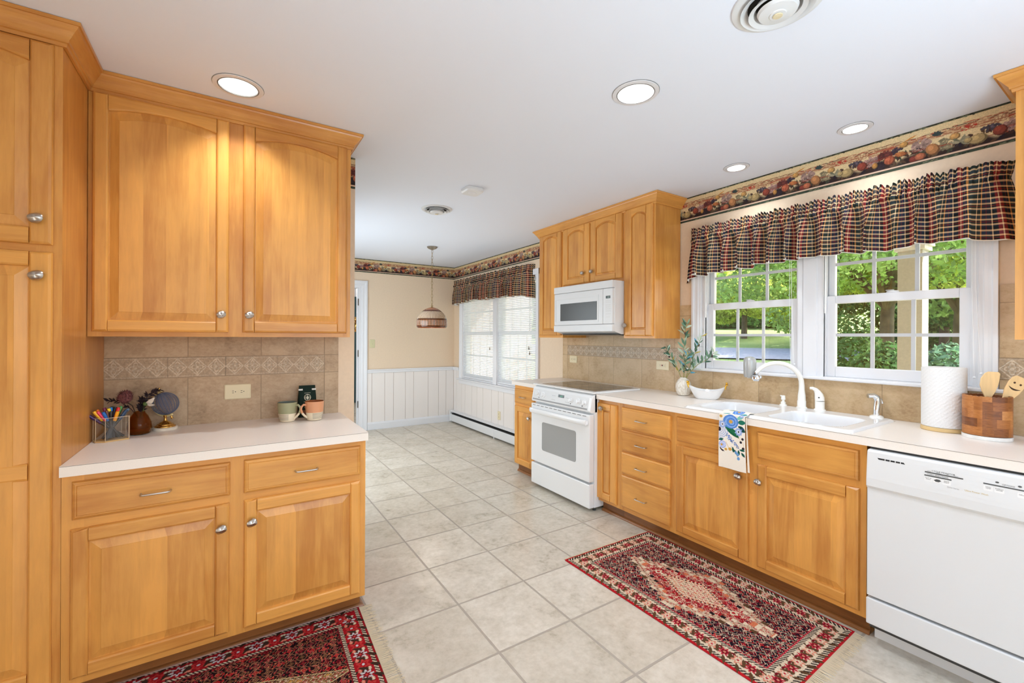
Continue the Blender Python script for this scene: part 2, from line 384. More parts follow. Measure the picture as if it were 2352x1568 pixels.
# wallpaper border: fruit, grapes and leaves on cream between dark green marbled stripes
REP, BH = .5315, .19
def fruit_border():
    c = Cv(REP, BH, .0026, (218, 194, 150)); rr = random.Random(3)
    def W(fn, x, *a, **k):
        for dx in (-REP, 0, REP): fn(x+dx, *a, **k)
    base = np.array((48, 34, 32)); wav = .060+.014*np.sin(c.X/REP*2*np.pi*3)+.006*np.sin(c.X/REP*2*np.pi*7+1)
    fade = np.clip((wav-c.Y)/.02+.5, 0, 1)[..., None]; c.c[:] = c.c*(1-fade)+base*fade
    for i in range(90): W(c.leaf, rr.random()*REP, .015+.06*rr.random(), rr.uniform(.1, 3.0), .032, .012, rr.choice([(70, 44, 38), (84, 60, 44), (60, 66, 52), (92, 74, 58), (40, 30, 40)]))
    def twig(x, y, n, col):
        for i in range(n):
            a = rr.uniform(.4, 2.7); L = rr.uniform(.02, .05); W(c.line, x, y, x+math.cos(a)*L, y+math.sin(a)*L, .0014, col)
            for q in range(4):
                t = rr.random(); W(c.disc, x+math.cos(a)*L*t+rr.uniform(-.006, .006), y+math.sin(a)*L*t+rr.uniform(-.004, .004), .0028, .0022, col)
    twig(.01, .11, 8, (168, 118, 88)); twig(.07, .12, 5, (168, 118, 88)); twig(.41, .12, 6, (166, 84, 62)); twig(.50, .11, 6, (164, 116, 86))
    def grapes(x, y, rx, ry, col, n=34, r=.0062):
        col = tuple(v*.88 for v in col); n = int(n*1.5)
        for i in range(n):
            a = rr.random()*6.28; q = math.sqrt(rr.random()); k = rr.uniform(.72, 1.12); W(c.disc, x+rx*q*math.cos(a), y+ry*q*math.sin(a), r, r, tuple(v*k for v in col))
    def fruit(x, y, rx, ry, col, rot=0):
        g = sum(col)/3; col = tuple((v*.84+g*.16)*.92 for v in col); rx *= .9; ry *= .92
        W(c.disc, x, y, rx, ry, tuple(v*.66 for v in col), rot); W(c.disc, x-.15*rx, y+.12*ry, rx*.86, ry*.86, col, rot); W(c.disc, x-.32*rx, y+.30*ry, rx*.42, ry*.40, tuple(min(255, v*1.17) for v in col), rot)
    for i in range(7): W(c.leaf, .075, .085, .3+.45*i, .042, .022, rr.choice([(112, 52, 48), (96, 42, 44), (130, 66, 54)]))
    grapes(.075, .095, .026, .02, (118, 62, 58), 20)
    grapes(.015, .085, .032, .026, (190, 150, 140)); grapes(.225, .098, .038, .030, (190, 156, 144), 46); grapes(.312, .070, .026, .030, (170, 156, 122), 30)
    grapes(.055, .038, .024, .028, (60, 46, 54), 30); grapes(.125, .105, .022, .016, (80, 66, 80), 18); grapes(.475, .092, .03, .014, (104, 92, 104), 18)
    fruit(.155, .128, .021, .017, (212, 152, 76)); fruit(.142, .082, .028, .015, (206, 122, 62), -.2); fruit(.095, .064, .027, .026, (198, 100, 66))
    W(c.line, .095, .045, .100, .088, .0025, (140, 60, 44)); W(c.line, .083, .05, .082, .08, .002, (140, 60, 44))
    fruit(.195, .036, .020, .019, (140, 58, 46)); fruit(.222, .042, .024, .020, (198, 106, 70)); fruit(.270, .062, .029, .034, (196, 128, 74), .5)
    fruit(.352, .098, .022, .018, (212, 156, 84)); fruit(.030, .055, .014, .018, (206, 142, 66))
    for i, a in enumerate((-.5, .0, .5, 1.1, 2.4, 2.9)): W(c.leaf, .372, .062, a, .038, .013, ((140, 134, 110), (104, 104, 84), (158, 148, 122))[i % 3])
    fruit(.432, .056, .036, .027, (190, 160, 104)); fruit(.398, .062, .016, .014, (190, 160, 104)); fruit(.505, .070, .027, .026, (158, 66, 48))
    for i in range(5): W(c.leaf, .285, .125, .4+.5*i, .026, .012, (52, 66, 66))
    W(c.line, .285, .125, .35, .150, .0016, (96, 76, 60)); W(c.line, .35, .150, .385, .146, .0014, (96, 76, 60)); W(c.leaf, .16, .145, .3, .05, .008, (196, 132, 66))
    for i in range(14): W(c.disc, .40+rr.uniform(-.03, .035), .128+rr.uniform(-.018, .025), .0034, .0034, (176, 56, 44))
    rn = np.random.RandomState(2).rand(*c.X.shape)[..., None]; c.c = c.c*(.90+.16*rn)
    # stripes
    for y0, y1, col in ((.180, .19, (58, 60, 46)), (.172, .1735, (120, 84, 60)), (.0, .011, (60, 72, 58)), (.011, .014, (50, 40, 36)), (.0145, .022, (222, 190, 166)), (.022, .0245, (70, 46, 40))): c.rect(-1, y0, 1, y1, col)
    for i in range(70): W(c.leaf, rr.random()*REP, rr.choice([.004, .185]), rr.uniform(-.4, .4), .02, .005, rr.choice([(96, 104, 84), (30, 34, 28), (120, 122, 96)]))
    return c.c
BORDER = fruit_border()[::1]
def border_strip(L, phase):
    n = int(L/.0026); nx = BORDER.shape[1]-1
    idx = ((np.arange(n)*.0026+phase)/REP*nx).astype(int) % nx
    return BORDER[:, idx]
PAPER = painted('wallpaper_border', .65, spec=.2)
z0 = CEIL-BH-.001
# right wall runs towards the camera: u grows with falling y
L = YD-.0-(-.6); painted_mesh('wallpaper_border', border_strip(L, .431-(YD-.561) % REP+REP), lambda U, V: (XW-.0015, YD-U*L, z0+V*BH), PAPER, WWIN)
L2 = XW-.2; painted_mesh('wallpaper_border', border_strip(L2, .095-(1.657-.2)), lambda U, V: (.2+U*L2, YD-.0015, z0+V*BH), PAPER, WDIN)
painted_mesh('wallpaper_border', border_strip(.09, .0), lambda U, V: (.562+U*.09, YL-.0015, z0+V*BH), PAPER, WKIT)
painted_mesh('wallpaper_border', border_strip(3.3, .0), lambda U, V: (.2015, 2.95+U*3.3, z0+V*BH), PAPER, WKIT)

# backsplash: stone-look tile with a row of embossed diamond decor tiles
ZC, ZL = .911, .885
t1 = wall_tile('backsplash_tile_left', -.178, .328, (1.133, 1.236), 'x', (.477, 1))
mb = MB(); mb.box(-.50, .557, YL-.009, YL, ZL, 1.36); part('backsplash', mb, t1, WKIT)
t2 = wall_tile('backsplash_tile_right', 3.259, .3345, (1.161, 1.263, 1.52), 'y', (3.585, 1), (204, 178, 142), (190, 162, 124), (168, 138, 100))  # same tile in lighter tones, the downlights' brightness put into its colour
mb = MB(); YS = XW-.008
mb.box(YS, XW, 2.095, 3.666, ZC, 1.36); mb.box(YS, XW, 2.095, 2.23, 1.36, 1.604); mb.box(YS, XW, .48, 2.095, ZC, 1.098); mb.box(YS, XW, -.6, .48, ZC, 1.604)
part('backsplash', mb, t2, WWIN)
def decor_band(n, pitch, h, bg, lt):
    c = Cv(pitch*n, h, .0022, bg); rr = np.random.RandomState(5)
    c.c += (rr.rand(*c.X.shape)[..., None]-.5)*16
    tw = pitch; lightc = np.array(lt)
    for y in (.006, h-.006): c.rect(-1, y-.0012, 9, y+.0012, lightc*.97)
    for y in (.0, h): c.rect(-1, y-.0014, 9, y+.0014, np.array(bg)*.8)
    for i in range(n+1): c.rect(i*tw-.0014, -1, i*tw+.0014, 1, np.array(bg)*.78)
    for i in range(n):
        for j in range(3):
            x = i*tw+tw*(j+.5)/3; y = h/2; a = (c.X-x)/(tw*.155); b = (c.Y-y)/(h*.42); q = abs(a)+abs(b)
            c.m((q < 1), c.c[(q < 1)]*.97+4); c.m(abs(q-1) < .075, lightc)
            r = np.hypot(a, b); th = np.arctan2(b, a)
            c.m((abs(r-.62*abs(np.cos(2*th))**.7) < .065) & (r < .66), lightc); c.m((r < .13), lightc)
            c.m((abs(r-.40*abs(np.sin(2*th))) < .06) & (r < .5), lightc*.9)
            for k in range(4):
                an = k*math.pi/2; dx, dy = math.cos(an), math.sin(an); e = a*dx+b*dy; f = -a*dy+b*dx
                c.m((e > .5) & (e < .84) & (abs(f) < .16*(e-.45)), lightc)
    return c.c
TILEP = painted('decor_tile', .35, .35, 90, .4, 120)
cl = decor_band(4, .2460, .103, (186, 160, 131), (216, 196, 170)); painted_mesh('decor_tile_row', cl, lambda U, V: (-.507+U*.984, YL-.0105, 1.133+V*.103), TILEP, WKIT)
dc = ((186, 162, 132), (222, 206, 182))
cr = decor_band(5, .2507, .101, *dc); painted_mesh('decor_tile_row', cr, lambda U, V: (YS-.0015, 3.585-U*1.2535, 1.1615+V*.101), TILEP, WWIN)
cr = decor_band(1, .2507, .101, *dc); painted_mesh('decor_tile_row', cr, lambda U, V: (YS-.0015, 2.331-U*.2355, 1.1615+V*.101), TILEP, WWIN)
cr = decor_band(4, .2507, .101, *dc); painted_mesh('decor_tile_row', cr, lambda U, V: (YS-.0015, .483-U*1.0, 1.1615+V*.101), TILEP, WWIN)

# wainscot, chair rail, baseboards
WAIN = plain('wainscot_paint', (232, 226, 222), .5); GROOVE = plain('groove_paint', (206, 184, 170), .7)
mb = MB(); xs = [1.664, 1.731, 1.915, 2.045, 2.225, 2.355, 2.589, 2.762, 2.887, 3.018]
mb.box(1.664, 3.018, YD-.004, YD, .1, .82, 1)
for a, b in zip(xs, xs[1:]): mb.box(a+.0025, b-.0025, YD-.012, YD-.003, .1, .82)
part('wainscot', mb, [WAIN, GROOVE], WDIN)
mb = MB(); ys = [3.7, 3.82, 4.05, 4.22, 4.46, 4.62, 4.86, 5.0, 5.18, 5.42, 5.6, 5.76, 5.98, 6.1, 6.28, YD-.012]
mb.box(XW-.004, XW, 3.69, YD-.012, .0, .70, 1)
for a, b in zip(ys, ys[1:]):
    mb.box(XW-.012, XW-.003, a+.0025, b-.0025, .0, .66 if b < 6.2 else .82)
part('wainscot', mb, [WAIN, GROOVE], WWIN)
RAIL = [(0, 0), (.012, .002), (.016, .012), (.016, .030), (.024, .036), (.026, .046), (.022, .054), (0, .054)]
mb = MB(); mb.prism(lambda u, v, a: (a, YD-.012-u, .813+v), RAIL, 1.664, 3.018); mb.prism(lambda u, v, a: (XW-.012-u, a, .813+v), RAIL, 6.175, YD-.012); struct('trim_1', mb, WHITE)
BASE = [(0, 0), (.014, 0), (.014, .085), (.010, .095), (.008, .105), (0, .108)]
mb = MB(); mb.prism(lambda u, v, a: (a, YD-.012-u, v), BASE, 1.664, 3.018); struct('baseboard_dining', mb, WHITE)
mb = MB(); mb.prism(lambda u, v, a: (.652+u, a, v), BASE, YL, YL+.12); struct('baseboard_partition', mb, WHITE)

# dining doorway: casing, jamb with hinges; far teal door in the hall
CAS = [(0, 0), (.008, 0), (.014, .008), (.014, .040), (.019, .048), (.022, .062), (.022, .078), (0, .078)]
mb = MB(); j = .02
mb.prism(lambda u, v, a: (DO[1]+.018+v, YD-u, a), CAS, 0, DO[2]+.085); mb.prism(lambda u, v, a: (DO[0]-.018-v, YD-u, a), CAS, 0, DO[2]+.085)
mb.prism(lambda u, v, a: (a, YD-u-.0005, DO[2]+.006+v), CAS, DO[0]-.09, DO[1]+.096)
mb.box(DO[1]-.02, DO[1]+.019, YD-.002, YD+.15, 0, DO[2]); mb.box(DO[0]-.019, DO[0]+.02, YD-.002, YD+.15, 0, DO[2]); mb.box(DO[0]-.019, DO[1]+.019, YD-.0015, YD+.15, DO[2]-.02, DO[2]+.01)
mb.box(DO[1]-.033, DO[1]-.02, YD+.05, YD+.09, 0, DO[2])
dj = struct('door_1', mb, WHITE)
BRONZE = plain('aged_bronze', (92, 78, 60), .4, .8)
for z in (.375, 1.10, 1.83):
    mb = MB(); mb.box(DO[1]-.0225, DO[1]-.02, YD+.012, YD+.047, z-.045, z+.045); mb.tube([(DO[1]-.026, YD+.008, z-.048), (DO[1]-.026, YD+.008, z+.048)], .005); part('hinge', mb, BRONZE, dj)
TEAL = plain('teal_door_paint', (38, 72, 78), .25)
mb = MB(); DX = 1.52; mb.box(DX, DX+.9, 9.14, 9.2, 0, 2.14)
for x0, x1 in ((.1, .41), (.49, .80)):
    for q0, q1 in ((.2, .9), (1.05, 2.0)): mb.box(DX+x0, DX+x1, 9.13, 9.14, q0, q1)
d2 = struct('door_2', mb, TEAL, bevel=.008)
mb = MB()
for i in range(7): a = i*.9; mb.ball((2.15+.04*math.cos(a), 9.11, 1.59+.09*math.sin(a)), .028, .02, .03)
mb.tube([(2.15, 9.1, 1.45), (2.12, 9.07, 1.52), (2.15, 9.07, 1.62), (2.18, 9.1, 1.69)], .016); mb.box(2.12, 2.18, 9.12, 9.13, 1.43, 1.73); part('brass_handle', mb, BRASS, d2)

# ------------------------------------------------------------------ windows
def double_hung(name, y0, y1, z0, zm, z1, x, cols, rows, lock=True, upper_from=None):
    """sashes between y0..y1; meeting rail centred at zm; x = inner face of the lower sash"""
    mb = MB(); fz = .028                                  # frame
    mb.box(x-.03, x+.10, y0-.03, y0, z0-.03, z1+.03); mb.box(x-.03, x+.10, y1, y1+.03, z0-.03, z1+.03); mb.box(x-.03, x+.10, y0, y1, z1, z1+.03); mb.box(x-.03, x+.10, y0, y1, z0-.035, z0)
    mb.box(x-.012, x, y0, y0+.010, z0, z1); mb.box(x-.012, x, y1-.010, y1, z0, z1)
    w = struct(name, mb, WHITE, bevel=.002)
    def sash(nm, xa, za, zb, st, bt, tp):
        mb = MB(); xb = xa+.032
        mb.box(xa, xb, y0+.002, y0+st, za, zb); mb.box(xa, xb, y1-st, y1-.002, za, zb); mb.box(xa, xb, y0+st, y1-st, za, za+bt); mb.box(xa, xb, y0+st, y1-st, zb-tp, zb)
        s_ = part(nm, mb, WHITE, w, bevel=.004)
        mb = MB(); ya, yb, zc, zd = y0+st, y1-st, za+bt, zb-tp
        for i in range(1, cols): q = ya+(yb-ya)*i/cols; mb.box(xa+.011, xa+.020, q-.009, q+.009, zc, zd)
        for i in range(1, rows): q = zc+(zd-zc)*i/rows; mb.box(xa+.0115, xa+.0195, ya, yb, q-.009, q+.009)
        part('muntins', mb, MUNT, s_)
        mb = MB(); mb.box(xa+.006, xa+.0085, ya, yb, zc, zd); part('glass', mb, GLASS, s_)
        return s_
    lo = sash('lower_sash', x, z0, zm+.025, .052, .062, .046)
    up = sash('upper_sash', x+.036, zm-.02, z1, .036, .042, .04)
    if lock:
        yc = (y0+y1)/2; mb = MB(); mb.lathe([(.028, 0), (.028, .007), (.02, .010)], (x+.016, yc, zm+.025), 16, sx=.5); mb.box(x+.008, x+.02, yc-.006, yc+.030, zm+.0365, zm+.040); part('sash_lock', mb, WHITE, lo, bevel=.002)
    return w
MUNT = plain('muntin_white', (214, 219, 224), .4)
XS = 3.062
double_hung('window_1', 1.352, 1.998, 1.118, 1.580, 2.035, XS, 3, 2)
double_hung('window_2', .572, 1.208, 1.118, 1.580, 2.035, XS, 3, 2)
def vcas(mb, ya, yb, z0, z1, x):   # vertical board casing, outer edge ya, inner edge yb
    s = 1 if yb > ya else -1; w = abs(yb-ya)
    prof = [(0, 0), (.026, 0), (.026, .016), (.019, .022), (.017, .034), (.017, w-.024), (.012, w-.018), (.009, w-.004), (.004, w), (0, w)]
    mb.prism(lambda u, v, a: (x-u, ya+s*v, a), prof, z0, z1)
mb = MB(); vcas(mb, 2.093, 2.021, 1.117, 2.13, XW); vcas(mb, .483, .553, 1.117, 2.13, XW)
mb.prism(lambda u, v, a: (XW-u, a, 2.055+v), [(0, 0), (.010, 0), (.017, .01), (.017, .05), (.026, .056), (.026, .075), (0, .075)], .483, 2.093)
mb.prism(lambda u, v, a: (XW+.02-u, 1.215+v, a), [(0, 0), (.014, 0), (.014, .02), (.026, .028), (.026, .1), (.014, .108), (.014, .128), (0, .128)], 1.117, 2.06)
for a, b in ((1.998, 2.03), (.545, .572), (1.208, 1.215), (1.343, 1.352)): mb.box(XW+.012, XW+.04, a, b, 1.117, 2.06)
mb.box(XW+.012, XW+.04, .545, 2.03, 2.035, 2.06)
ST = [(0, 0), (-.05, 0), (-.056, .004), (-.056, .013), (-.05, .017), (.04, .017), (.04, 0)]
mb.prism(lambda u, v, a: (XW+u, a, 1.100+v), ST, .462, 2.112)
struct('trim_2', mb, WHITE)
double_hung('window_3', 5.150, 6.080, .72, 1.385, 2.06, XS, 4, 2)
double_hung('window_4', 4.180, 5.045, .72, 1.385, 2.06, XS, 4, 2)
mb = MB(); vcas(mb, 6.168, 6.098, .70, 2.15, XW); vcas(mb, 4.095, 4.165, .70, 2.15, XW)
mb.box(XW-.018, XW+.01, 5.05, 5.145, .70, 2.10); mb.box(XW-.02, XW, 4.095, 6.168, 2.08, 2.15)
mb.prism(lambda u, v, a: (XW+u, a, .683+v), ST, 4.06, 6.215); mb.box(XW-.030, XW-.010, 4.095, 6.168, .625, .683)
struct('trim_3', mb, WHITE, bevel=.003)
# ------------------------------------------------------------------ cabinets
def PL(plane): return lambda a, h, d: (a, plane-d, h)          # faces the camera side (-Y)
def PR(plane): return lambda a, h, d: (plane-d, a, h)          # faces into the room (-X)
T = .020
EDGE = [(0, 0), (0, .010), (.003, .0165), (.010, T)]
def rail(mb, P, h0, hin, a0, a1, m, n=1, sgn=1):
    """h0 outer edge height, hin(a) inner edge height; sgn=+1 inner edge above the outer"""
    rings = []
    for i in range(n+1):
        a = a0+(a1-a0)*i/n; k = hin(a)
        q = [(h0+sgn*o, d) for o, d in EDGE]+[(k-sgn*.007, T), (k-sgn*.002, .0165), (k, .012), (k, 0)]
        rings.append([P(a, h, d) for h, d in q])
    mb.loft(rings, m)
def stile(mb, P, ao, ai, z0, z1, m):
    s = 1 if ai > ao else -1
    q = [(ao+s*o, d) for o, d in EDGE]+[(ai-s*.007, T), (ai-s*.002, .0165), (ai, .012), (ai, 0)]
    e = lambda d: .010 if d >= T else (.003 if d > .016 else 0)
    mb.loft([[P(a, z0+e(d), d) for a, d in q], [P(a, z1-e(d), d) for a, d in q]], m)
def door(parent, P, a0, a1, z0, z1, sw=.052, bw=.052, tw=.075, rise=0, knob=None, label=None, ins=.034):
    mb = MB(); n = 12 if rise else 1; A0, A1 = a0+sw, a1-sw; B = z0+bw; mid = (A0+A1)/2; hw = (A1-A0)/2
    zt = z1-tw
    hin = (lambda a: zt+rise*(1-((a-mid)/hw)**2)) if rise else (lambda a: zt)
    stile(mb, P, a0, A0, z0, z1, 0); stile(mb, P, a1, A1, z0, z1, 0)
    rail(mb, P, z0, lambda a: B, A0, A1, 1); rail(mb, P, z1, hin, A0, A1, 1, n, -1)
    def loop(o, d):
        L = []
        for i in range(n+1): t = i/n; L.append(P(A0+o+(A1-A0-2*o)*t, B+o, d))
        for i in range(n+1): t = 1-i/n; L.append(P(A0+o+(A1-A0-2*o)*t, hin(A0+(A1-A0)*t)-o, d))
        return L
    mb.loft([loop(0, .004), loop(0, .008), loop(.004, .008), loop(.006, .0085), loop(ins, .0165), loop(ins+.001, .0178)], 2, False, False)
    L = loop(ins+.001, .0178); k = len(L); mb.add(L, [(i, i+1, k-2-i, k-1-i) for i in range(n)], 2)
    d = part('door', mb, WOODS, parent, label=label)
    if knob: add_knob(d, P, *knob)
    return d
def drawer(parent, P, a0, a1, z0, z1, pull=None, name='drawer'):
    mb = MB()
    def loop(o, d): return [P(a0+o, z0+o, d), P(a1-o, z0+o, d), P(a1-o, z1-o, d), P(a0+o, z1-o, d)]
    mb.loft([loop(0, 0), loop(0, .010), loop(.003, .0165), (loop(.010, T)), loop(.013, T), loop(.0145, .0185), loop(.016, T)], 0)
    d = part(name, mb, WH, parent)
    if pull: add_pull(d, P, *pull)
    return d
def add_knob(d, P, a, h):
    mb = MB(); rings = []
    for r, dd in ((.0085, T), (.0075, T+.004), (.006, T+.012)): rings.append([P(a+r*math.cos(t), h+r*math.sin(t), dd) for t in (2*math.pi*j/20 for j in range(20))])
    mb.loft(rings, 0, True)
    rings = []
    for i in range(9):
        t = math.pi*(i+.05)/8.1; rr = math.sin(t); dd = T+.020-.0105*math.cos(t)
        rings.append([P(a+rr*.0190*(1+.10*math.sin(2*q+4*t))*math.cos(q), h+rr*.0175*(1+.10*math.sin(2*q+4*t))*math.sin(q), dd+.002*math.sin(2*q+1)) for q in (2*math.pi*j/24 for j in range(24))])
    mb.loft(rings, 0, True); part('knob', mb, NICKEL, d, label='brushed nickel swirl knob')
def add_pull(d, P, a, h, w=.09):
    mb = MB(); c = w/2; pts = [P(a-c, h, T), P(a-c, h, T+.016)]
    for i in range(5): t = math.pi/2*i/4; pts.append(P(a-c+.010*(1-math.cos(t)), h, T+.016+.010*math.sin(t)))
    for i in range(5): t = math.pi/2*(1-i/4); pts.append(P(a+c-.010*(1-math.cos(t)), h, T+.016+.010*math.sin(t)))
    pts += [P(a+c, h, T+.016), P(a+c, h, T)]
    mb.tube(pts, .0034, 10); part('handle', mb, NICKEL, d, label='brushed nickel wire pull')
def face_frame(parent, P, a0, a1, z0, z1, stiles, rails, t=.003):
    """vertical members (a,b); horizontal members (z,z,a,b); thin proud layer over the carcass front"""
    mb = MB()
    for a, b in stiles: mb.prism(lambda u, v, w: P(u, w, v), [(a, -.0008), (a, t), (b, t), (b, -.0008)], z0, z1, 0)
    for za, zb, a, b in rails: mb.prism(lambda u, v, w: P(w, u, v), [(za, -.0008), (za, t-.0002), (zb, t-.0002), (zb, -.0008)], a, b, 1)
    return part('face_frame', mb, [WV, WH], parent)
def sweep(mb, path, prof, m=0):
    """profile (outward, z) swept along a plan path with mitred corners; outward is to the right of travel"""
    n = len(path); rings = []
    for i, p in enumerate(path):
        ns = []
        for k in (i-1, i):
            if 0 <= k < n-1:
                d = Vector((path[k+1][0]-path[k][0], path[k+1][1]-path[k][1])).normalized(); ns.append(Vector((d.y, -d.x)))
        q = ns[0] if len(ns) == 1 else (ns[0]+ns[1])/(1+ns[0].dot(ns[1]))
        rings.append([(p[0]+q.x*o, p[1]+q.y*o, z) for o, z in prof])
    mb.loft(rings, m)
c0 = CEIL-.002
CROWN = [(.0005, c0-.078), (.010, c0-.078), (.012, c0-.066), (.017, c0-.064), (.018, c0-.056), (.026, c0-.046), (.037, c0-.030), (.046, c0-.019), (.049, c0-.012), (.055, c0-.012), (.056, c0), (.0005, c0)]
QR = [(0, 0)]+[(.017*math.cos(t), .019*math.sin(t)) for t in (math.pi/2*i/5 for i in range(6))]

# tall pantry, upper and base cabinet on the left
YF = 2.18; P = PL(YF)
t = root('pantry_cabinet', (-.80, YF, 0), 'tall floor-to-ceiling honey maple pantry cabinet at the left edge beside the counter', 'cabinet')
mb = MB(); mb.box(-1.30, -.5005, YF+.001, YL-.001, 0, CEIL-.003); part('carcass', mb, WV, t)
face_frame(t, P, -1.30, -.5005, .0, 2.374, [(-.565, -.5005), (-1.30, -1.24)], [(1.625, 1.675, -1.24, -.565), (2.35, 2.374, -1.24, -.565), (.06, .12, -1.24, -.565)])
door(t, P, -1.262, -.522, 1.662, 2.366, .058, .058, .075, .045, (-.558, 1.748))
d = door(t, P, -1.262, -.522, .095, 1.637, .058, .085, .053, 0, (-.556, 1.552))
mb = MB(); rail(mb, P, .845, lambda a: .905, -1.204, -.580, 0); part('middle_rail', mb, WH, d)
t = root('base_cabinet', (.03, YF, 0), 'two-door two-drawer maple base cabinet under the pink-white counter on the left', 'cabinet')
mb = MB(); mb.box(-.4995, .560, YF+.001, YL-.001, .088, ZL-.039); mb.box(-.4995, .555, 2.255, YL-.001, 0, .0885); part('carcass', mb, WV, t)
face_frame(t, P, -.4995, .560, .088, ZL-.039, [(-.4995, -.44), (.0, .06), (.525, .560)], [(.088, .125, -.44, 0), (.088, .125, .06, .525), (.640, .700, -.44, 0), (.640, .700, .06, .525), (.805, ZL-.039, -.44, 0), (.805, ZL-.039, .06, .525)])
drawer(t, P, -.471, .006, .684, .821, (-.234, .745)); drawer(t, P, .055, .534, .682, .821, (.295, .747))
door(t, P, -.475, .004, .113, .651, .050, .052, .052, 0, (-.024, .557)); door(t, P, .056, .534, .111, .652, .048, .054, .054, 0, (.084, .560))
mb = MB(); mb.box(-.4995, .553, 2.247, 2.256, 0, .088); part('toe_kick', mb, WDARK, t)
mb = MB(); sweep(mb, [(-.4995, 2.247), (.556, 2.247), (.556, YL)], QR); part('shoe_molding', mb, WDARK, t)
def counter(name, label, x0, x1, y0, y1, z, hole=None, edge='-Y'):
    mb = MB(); th = .0385
    if hole:
        hx0, hx1, hy0, hy1 = hole
        for a in ((x0, hx0, y0, y1), (hx1, x1, y0, y1), (hx0, hx1, y0, hy0), (hx0, hx1, hy1, y1)): mb.box(a[0], a[1], a[2], a[3], z-th, z)
    else: mb.box(x0, x1, y0, y1, z-th, z)
    s = .0006
    if edge == '-Y': mb.box(x0-s, x1+s, y0-s, y0+.001, z-.0022, z-.0008, 1); mb.box(x1-.001, x1+s, y0, y1, z-.0022, z-.0008, 1)
    else: mb.box(x0-s, x0+.001, y0-s, y1+s, z-.0022, z-.0008, 1)
    return part(name, mb, [LAM, LAMSEAM], None, label, 'countertop')
counter('countertop', 'short white laminate countertop on the left base cabinet, holding the globe and mugs', -.4995, .566, 2.150, YL-.0095, ZL)
YU = 2.505; P = PL(YU)
t = root('wall_cabinet', (.03, YU, 1.342), 'large two-door maple wall cabinet with arched panels above the left counter', 'cabinet')
mb = MB(); mb.box(-.499, .557, YU+.001, YL-.001, 1.342, CEIL-.003); part('carcass', mb, WV, t)
face_frame(t, P, -.499, .557, 1.342, 2.376, [(-.499, -.45), (-.02, .07), (.52, .557)], [(1.342, 1.38, -.45, -.02), (1.342, 1.38, .07, .52), (2.34, 2.376, -.45, -.02), (2.34, 2.376, .07, .52)])
door(t, P, -.484, -.003, 1.363, 2.372, .051, .051, .073, .026, (-.032, 1.447)); door(t, P, .054, .537, 1.363, 2.374, .051, .056, .075, .030, (.082, 1.448))
mb = MB(); sweep(mb, [(-1.30, YF), (-.5, YF), (-.5, YU), (.557, YU), (.557, YL)], CROWN)
part('crown_molding', mb, WH, None, 'maple crown molding stepping round the pantry and wall cabinet at left', 'molding')

# window wall base run
XF = 2.42; P = PR(XF); ZT = ZC-.039
def base_r(name, label, y0, y1, stiles, rails, hollow=False):
    t = root(name, (XF, (y0+y1)/2, 0), label, 'cabinet'); mb = MB()
    if hollow:
        for b in ((XF+.001, XF+.02, y0, y1), (XF+.02, XW-.009, y0, y0+.016), (XF+.02, XW-.009, y1-.016, y1)): mb.box(*b, .088, ZT)
        mb.box(XF+.02, XW-.009, y0+.016, y1-.016, .088, .106)
    else: mb.box(XF+.001, XW-.009, y0, y1, .088, ZT)
    mb.box(2.475, XW-.009, y0, y1, 0, .0885); part('carcass', mb, WV, t)
    face_frame(t, P, y0, y1, .088, ZT, stiles, rails)
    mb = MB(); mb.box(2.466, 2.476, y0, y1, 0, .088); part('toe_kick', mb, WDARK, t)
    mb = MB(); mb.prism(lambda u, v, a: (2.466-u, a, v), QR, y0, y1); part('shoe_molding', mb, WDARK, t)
    return t
t = base_r('base_cabinet', 'narrow one-door maple base cabinet just right of the white range', 2.272, 2.486, [(2.272, 2.30), (2.47, 2.486)], [(.088, .12, 2.30, 2.47), (.835, ZT, 2.30, 2.47)])
door(t, P, 2.295, 2.496, .108, .845, .062, .055, .055, 0, (2.437, .806), ins=.012)
t = base_r('base_cabinet', 'bank of four maple drawers between the narrow door and the sink cabinet', 1.802, 2.2715, [(1.802, 1.845), (2.228, 2.2715)], [(z, z+.04, 1.845, 2.228) for z in (.088, .343, .506, .668)]+[(.83, ZT, 1.845, 2.228)])
for a, b, h in ((.690, .842, .765), (.530, .678, .594), (.364, .516, .432), (.119, .351, .220)): drawer(t, P, 1.827, 2.245, a, b, (2.056, h))
t = base_r('sink_base_cabinet', 'double-door maple sink cabinet behind the long red rug', .787, 1.8015, [(.787, .83), (1.255, 1.335), (1.765, 1.8015)], [(z, z2, a, b) for z, z2 in ((.088, .125), (.655, .71), (.83, ZT)) for a, b in ((.83, 1.255), (1.335, 1.765))], True)
drawer(t, P, 1.317, 1.778, .690, .845, name='false_drawer_front'); drawer(t, P, .813, 1.270, .700, .841, name='false_drawer_front')
door(t, P, 1.317, 1.780, .112, .668, .055, .053, .055, 0, (1.364, .577)); door(t, P, .811, 1.270, .111, .668, .053, .057, .058, 0, (1.253, .576))
t = base_r('base_cabinet', 'small maple base cabinet with one drawer and door, left of the range', 3.290, 3.678, [(3.290, 3.35), (3.655, 3.678)], [(z, z2, 3.35, 3.655) for z, z2 in ((.088, .12), (.655, .70), (.83, ZT))])
drawer(t, P, 3.337, 3.666, .690, .835, (3.51, .760)); door(t, P, 3.337, 3.666, .098, .668, .055, .055, .055, 0, (3.398, .572))
SINKHOLE = (2.437, 2.925, .90, 1.685)
counter('countertop', 'long white laminate countertop along the window wall around the sink', 2.385, XW-.0085, -.60, 2.487, ZC, SINKHOLE, 'x')
counter('countertop', 'small white laminate countertop between the range and dining window', 2.385, XW-.0085, 3.268, 3.69, ZC, None, 'x')
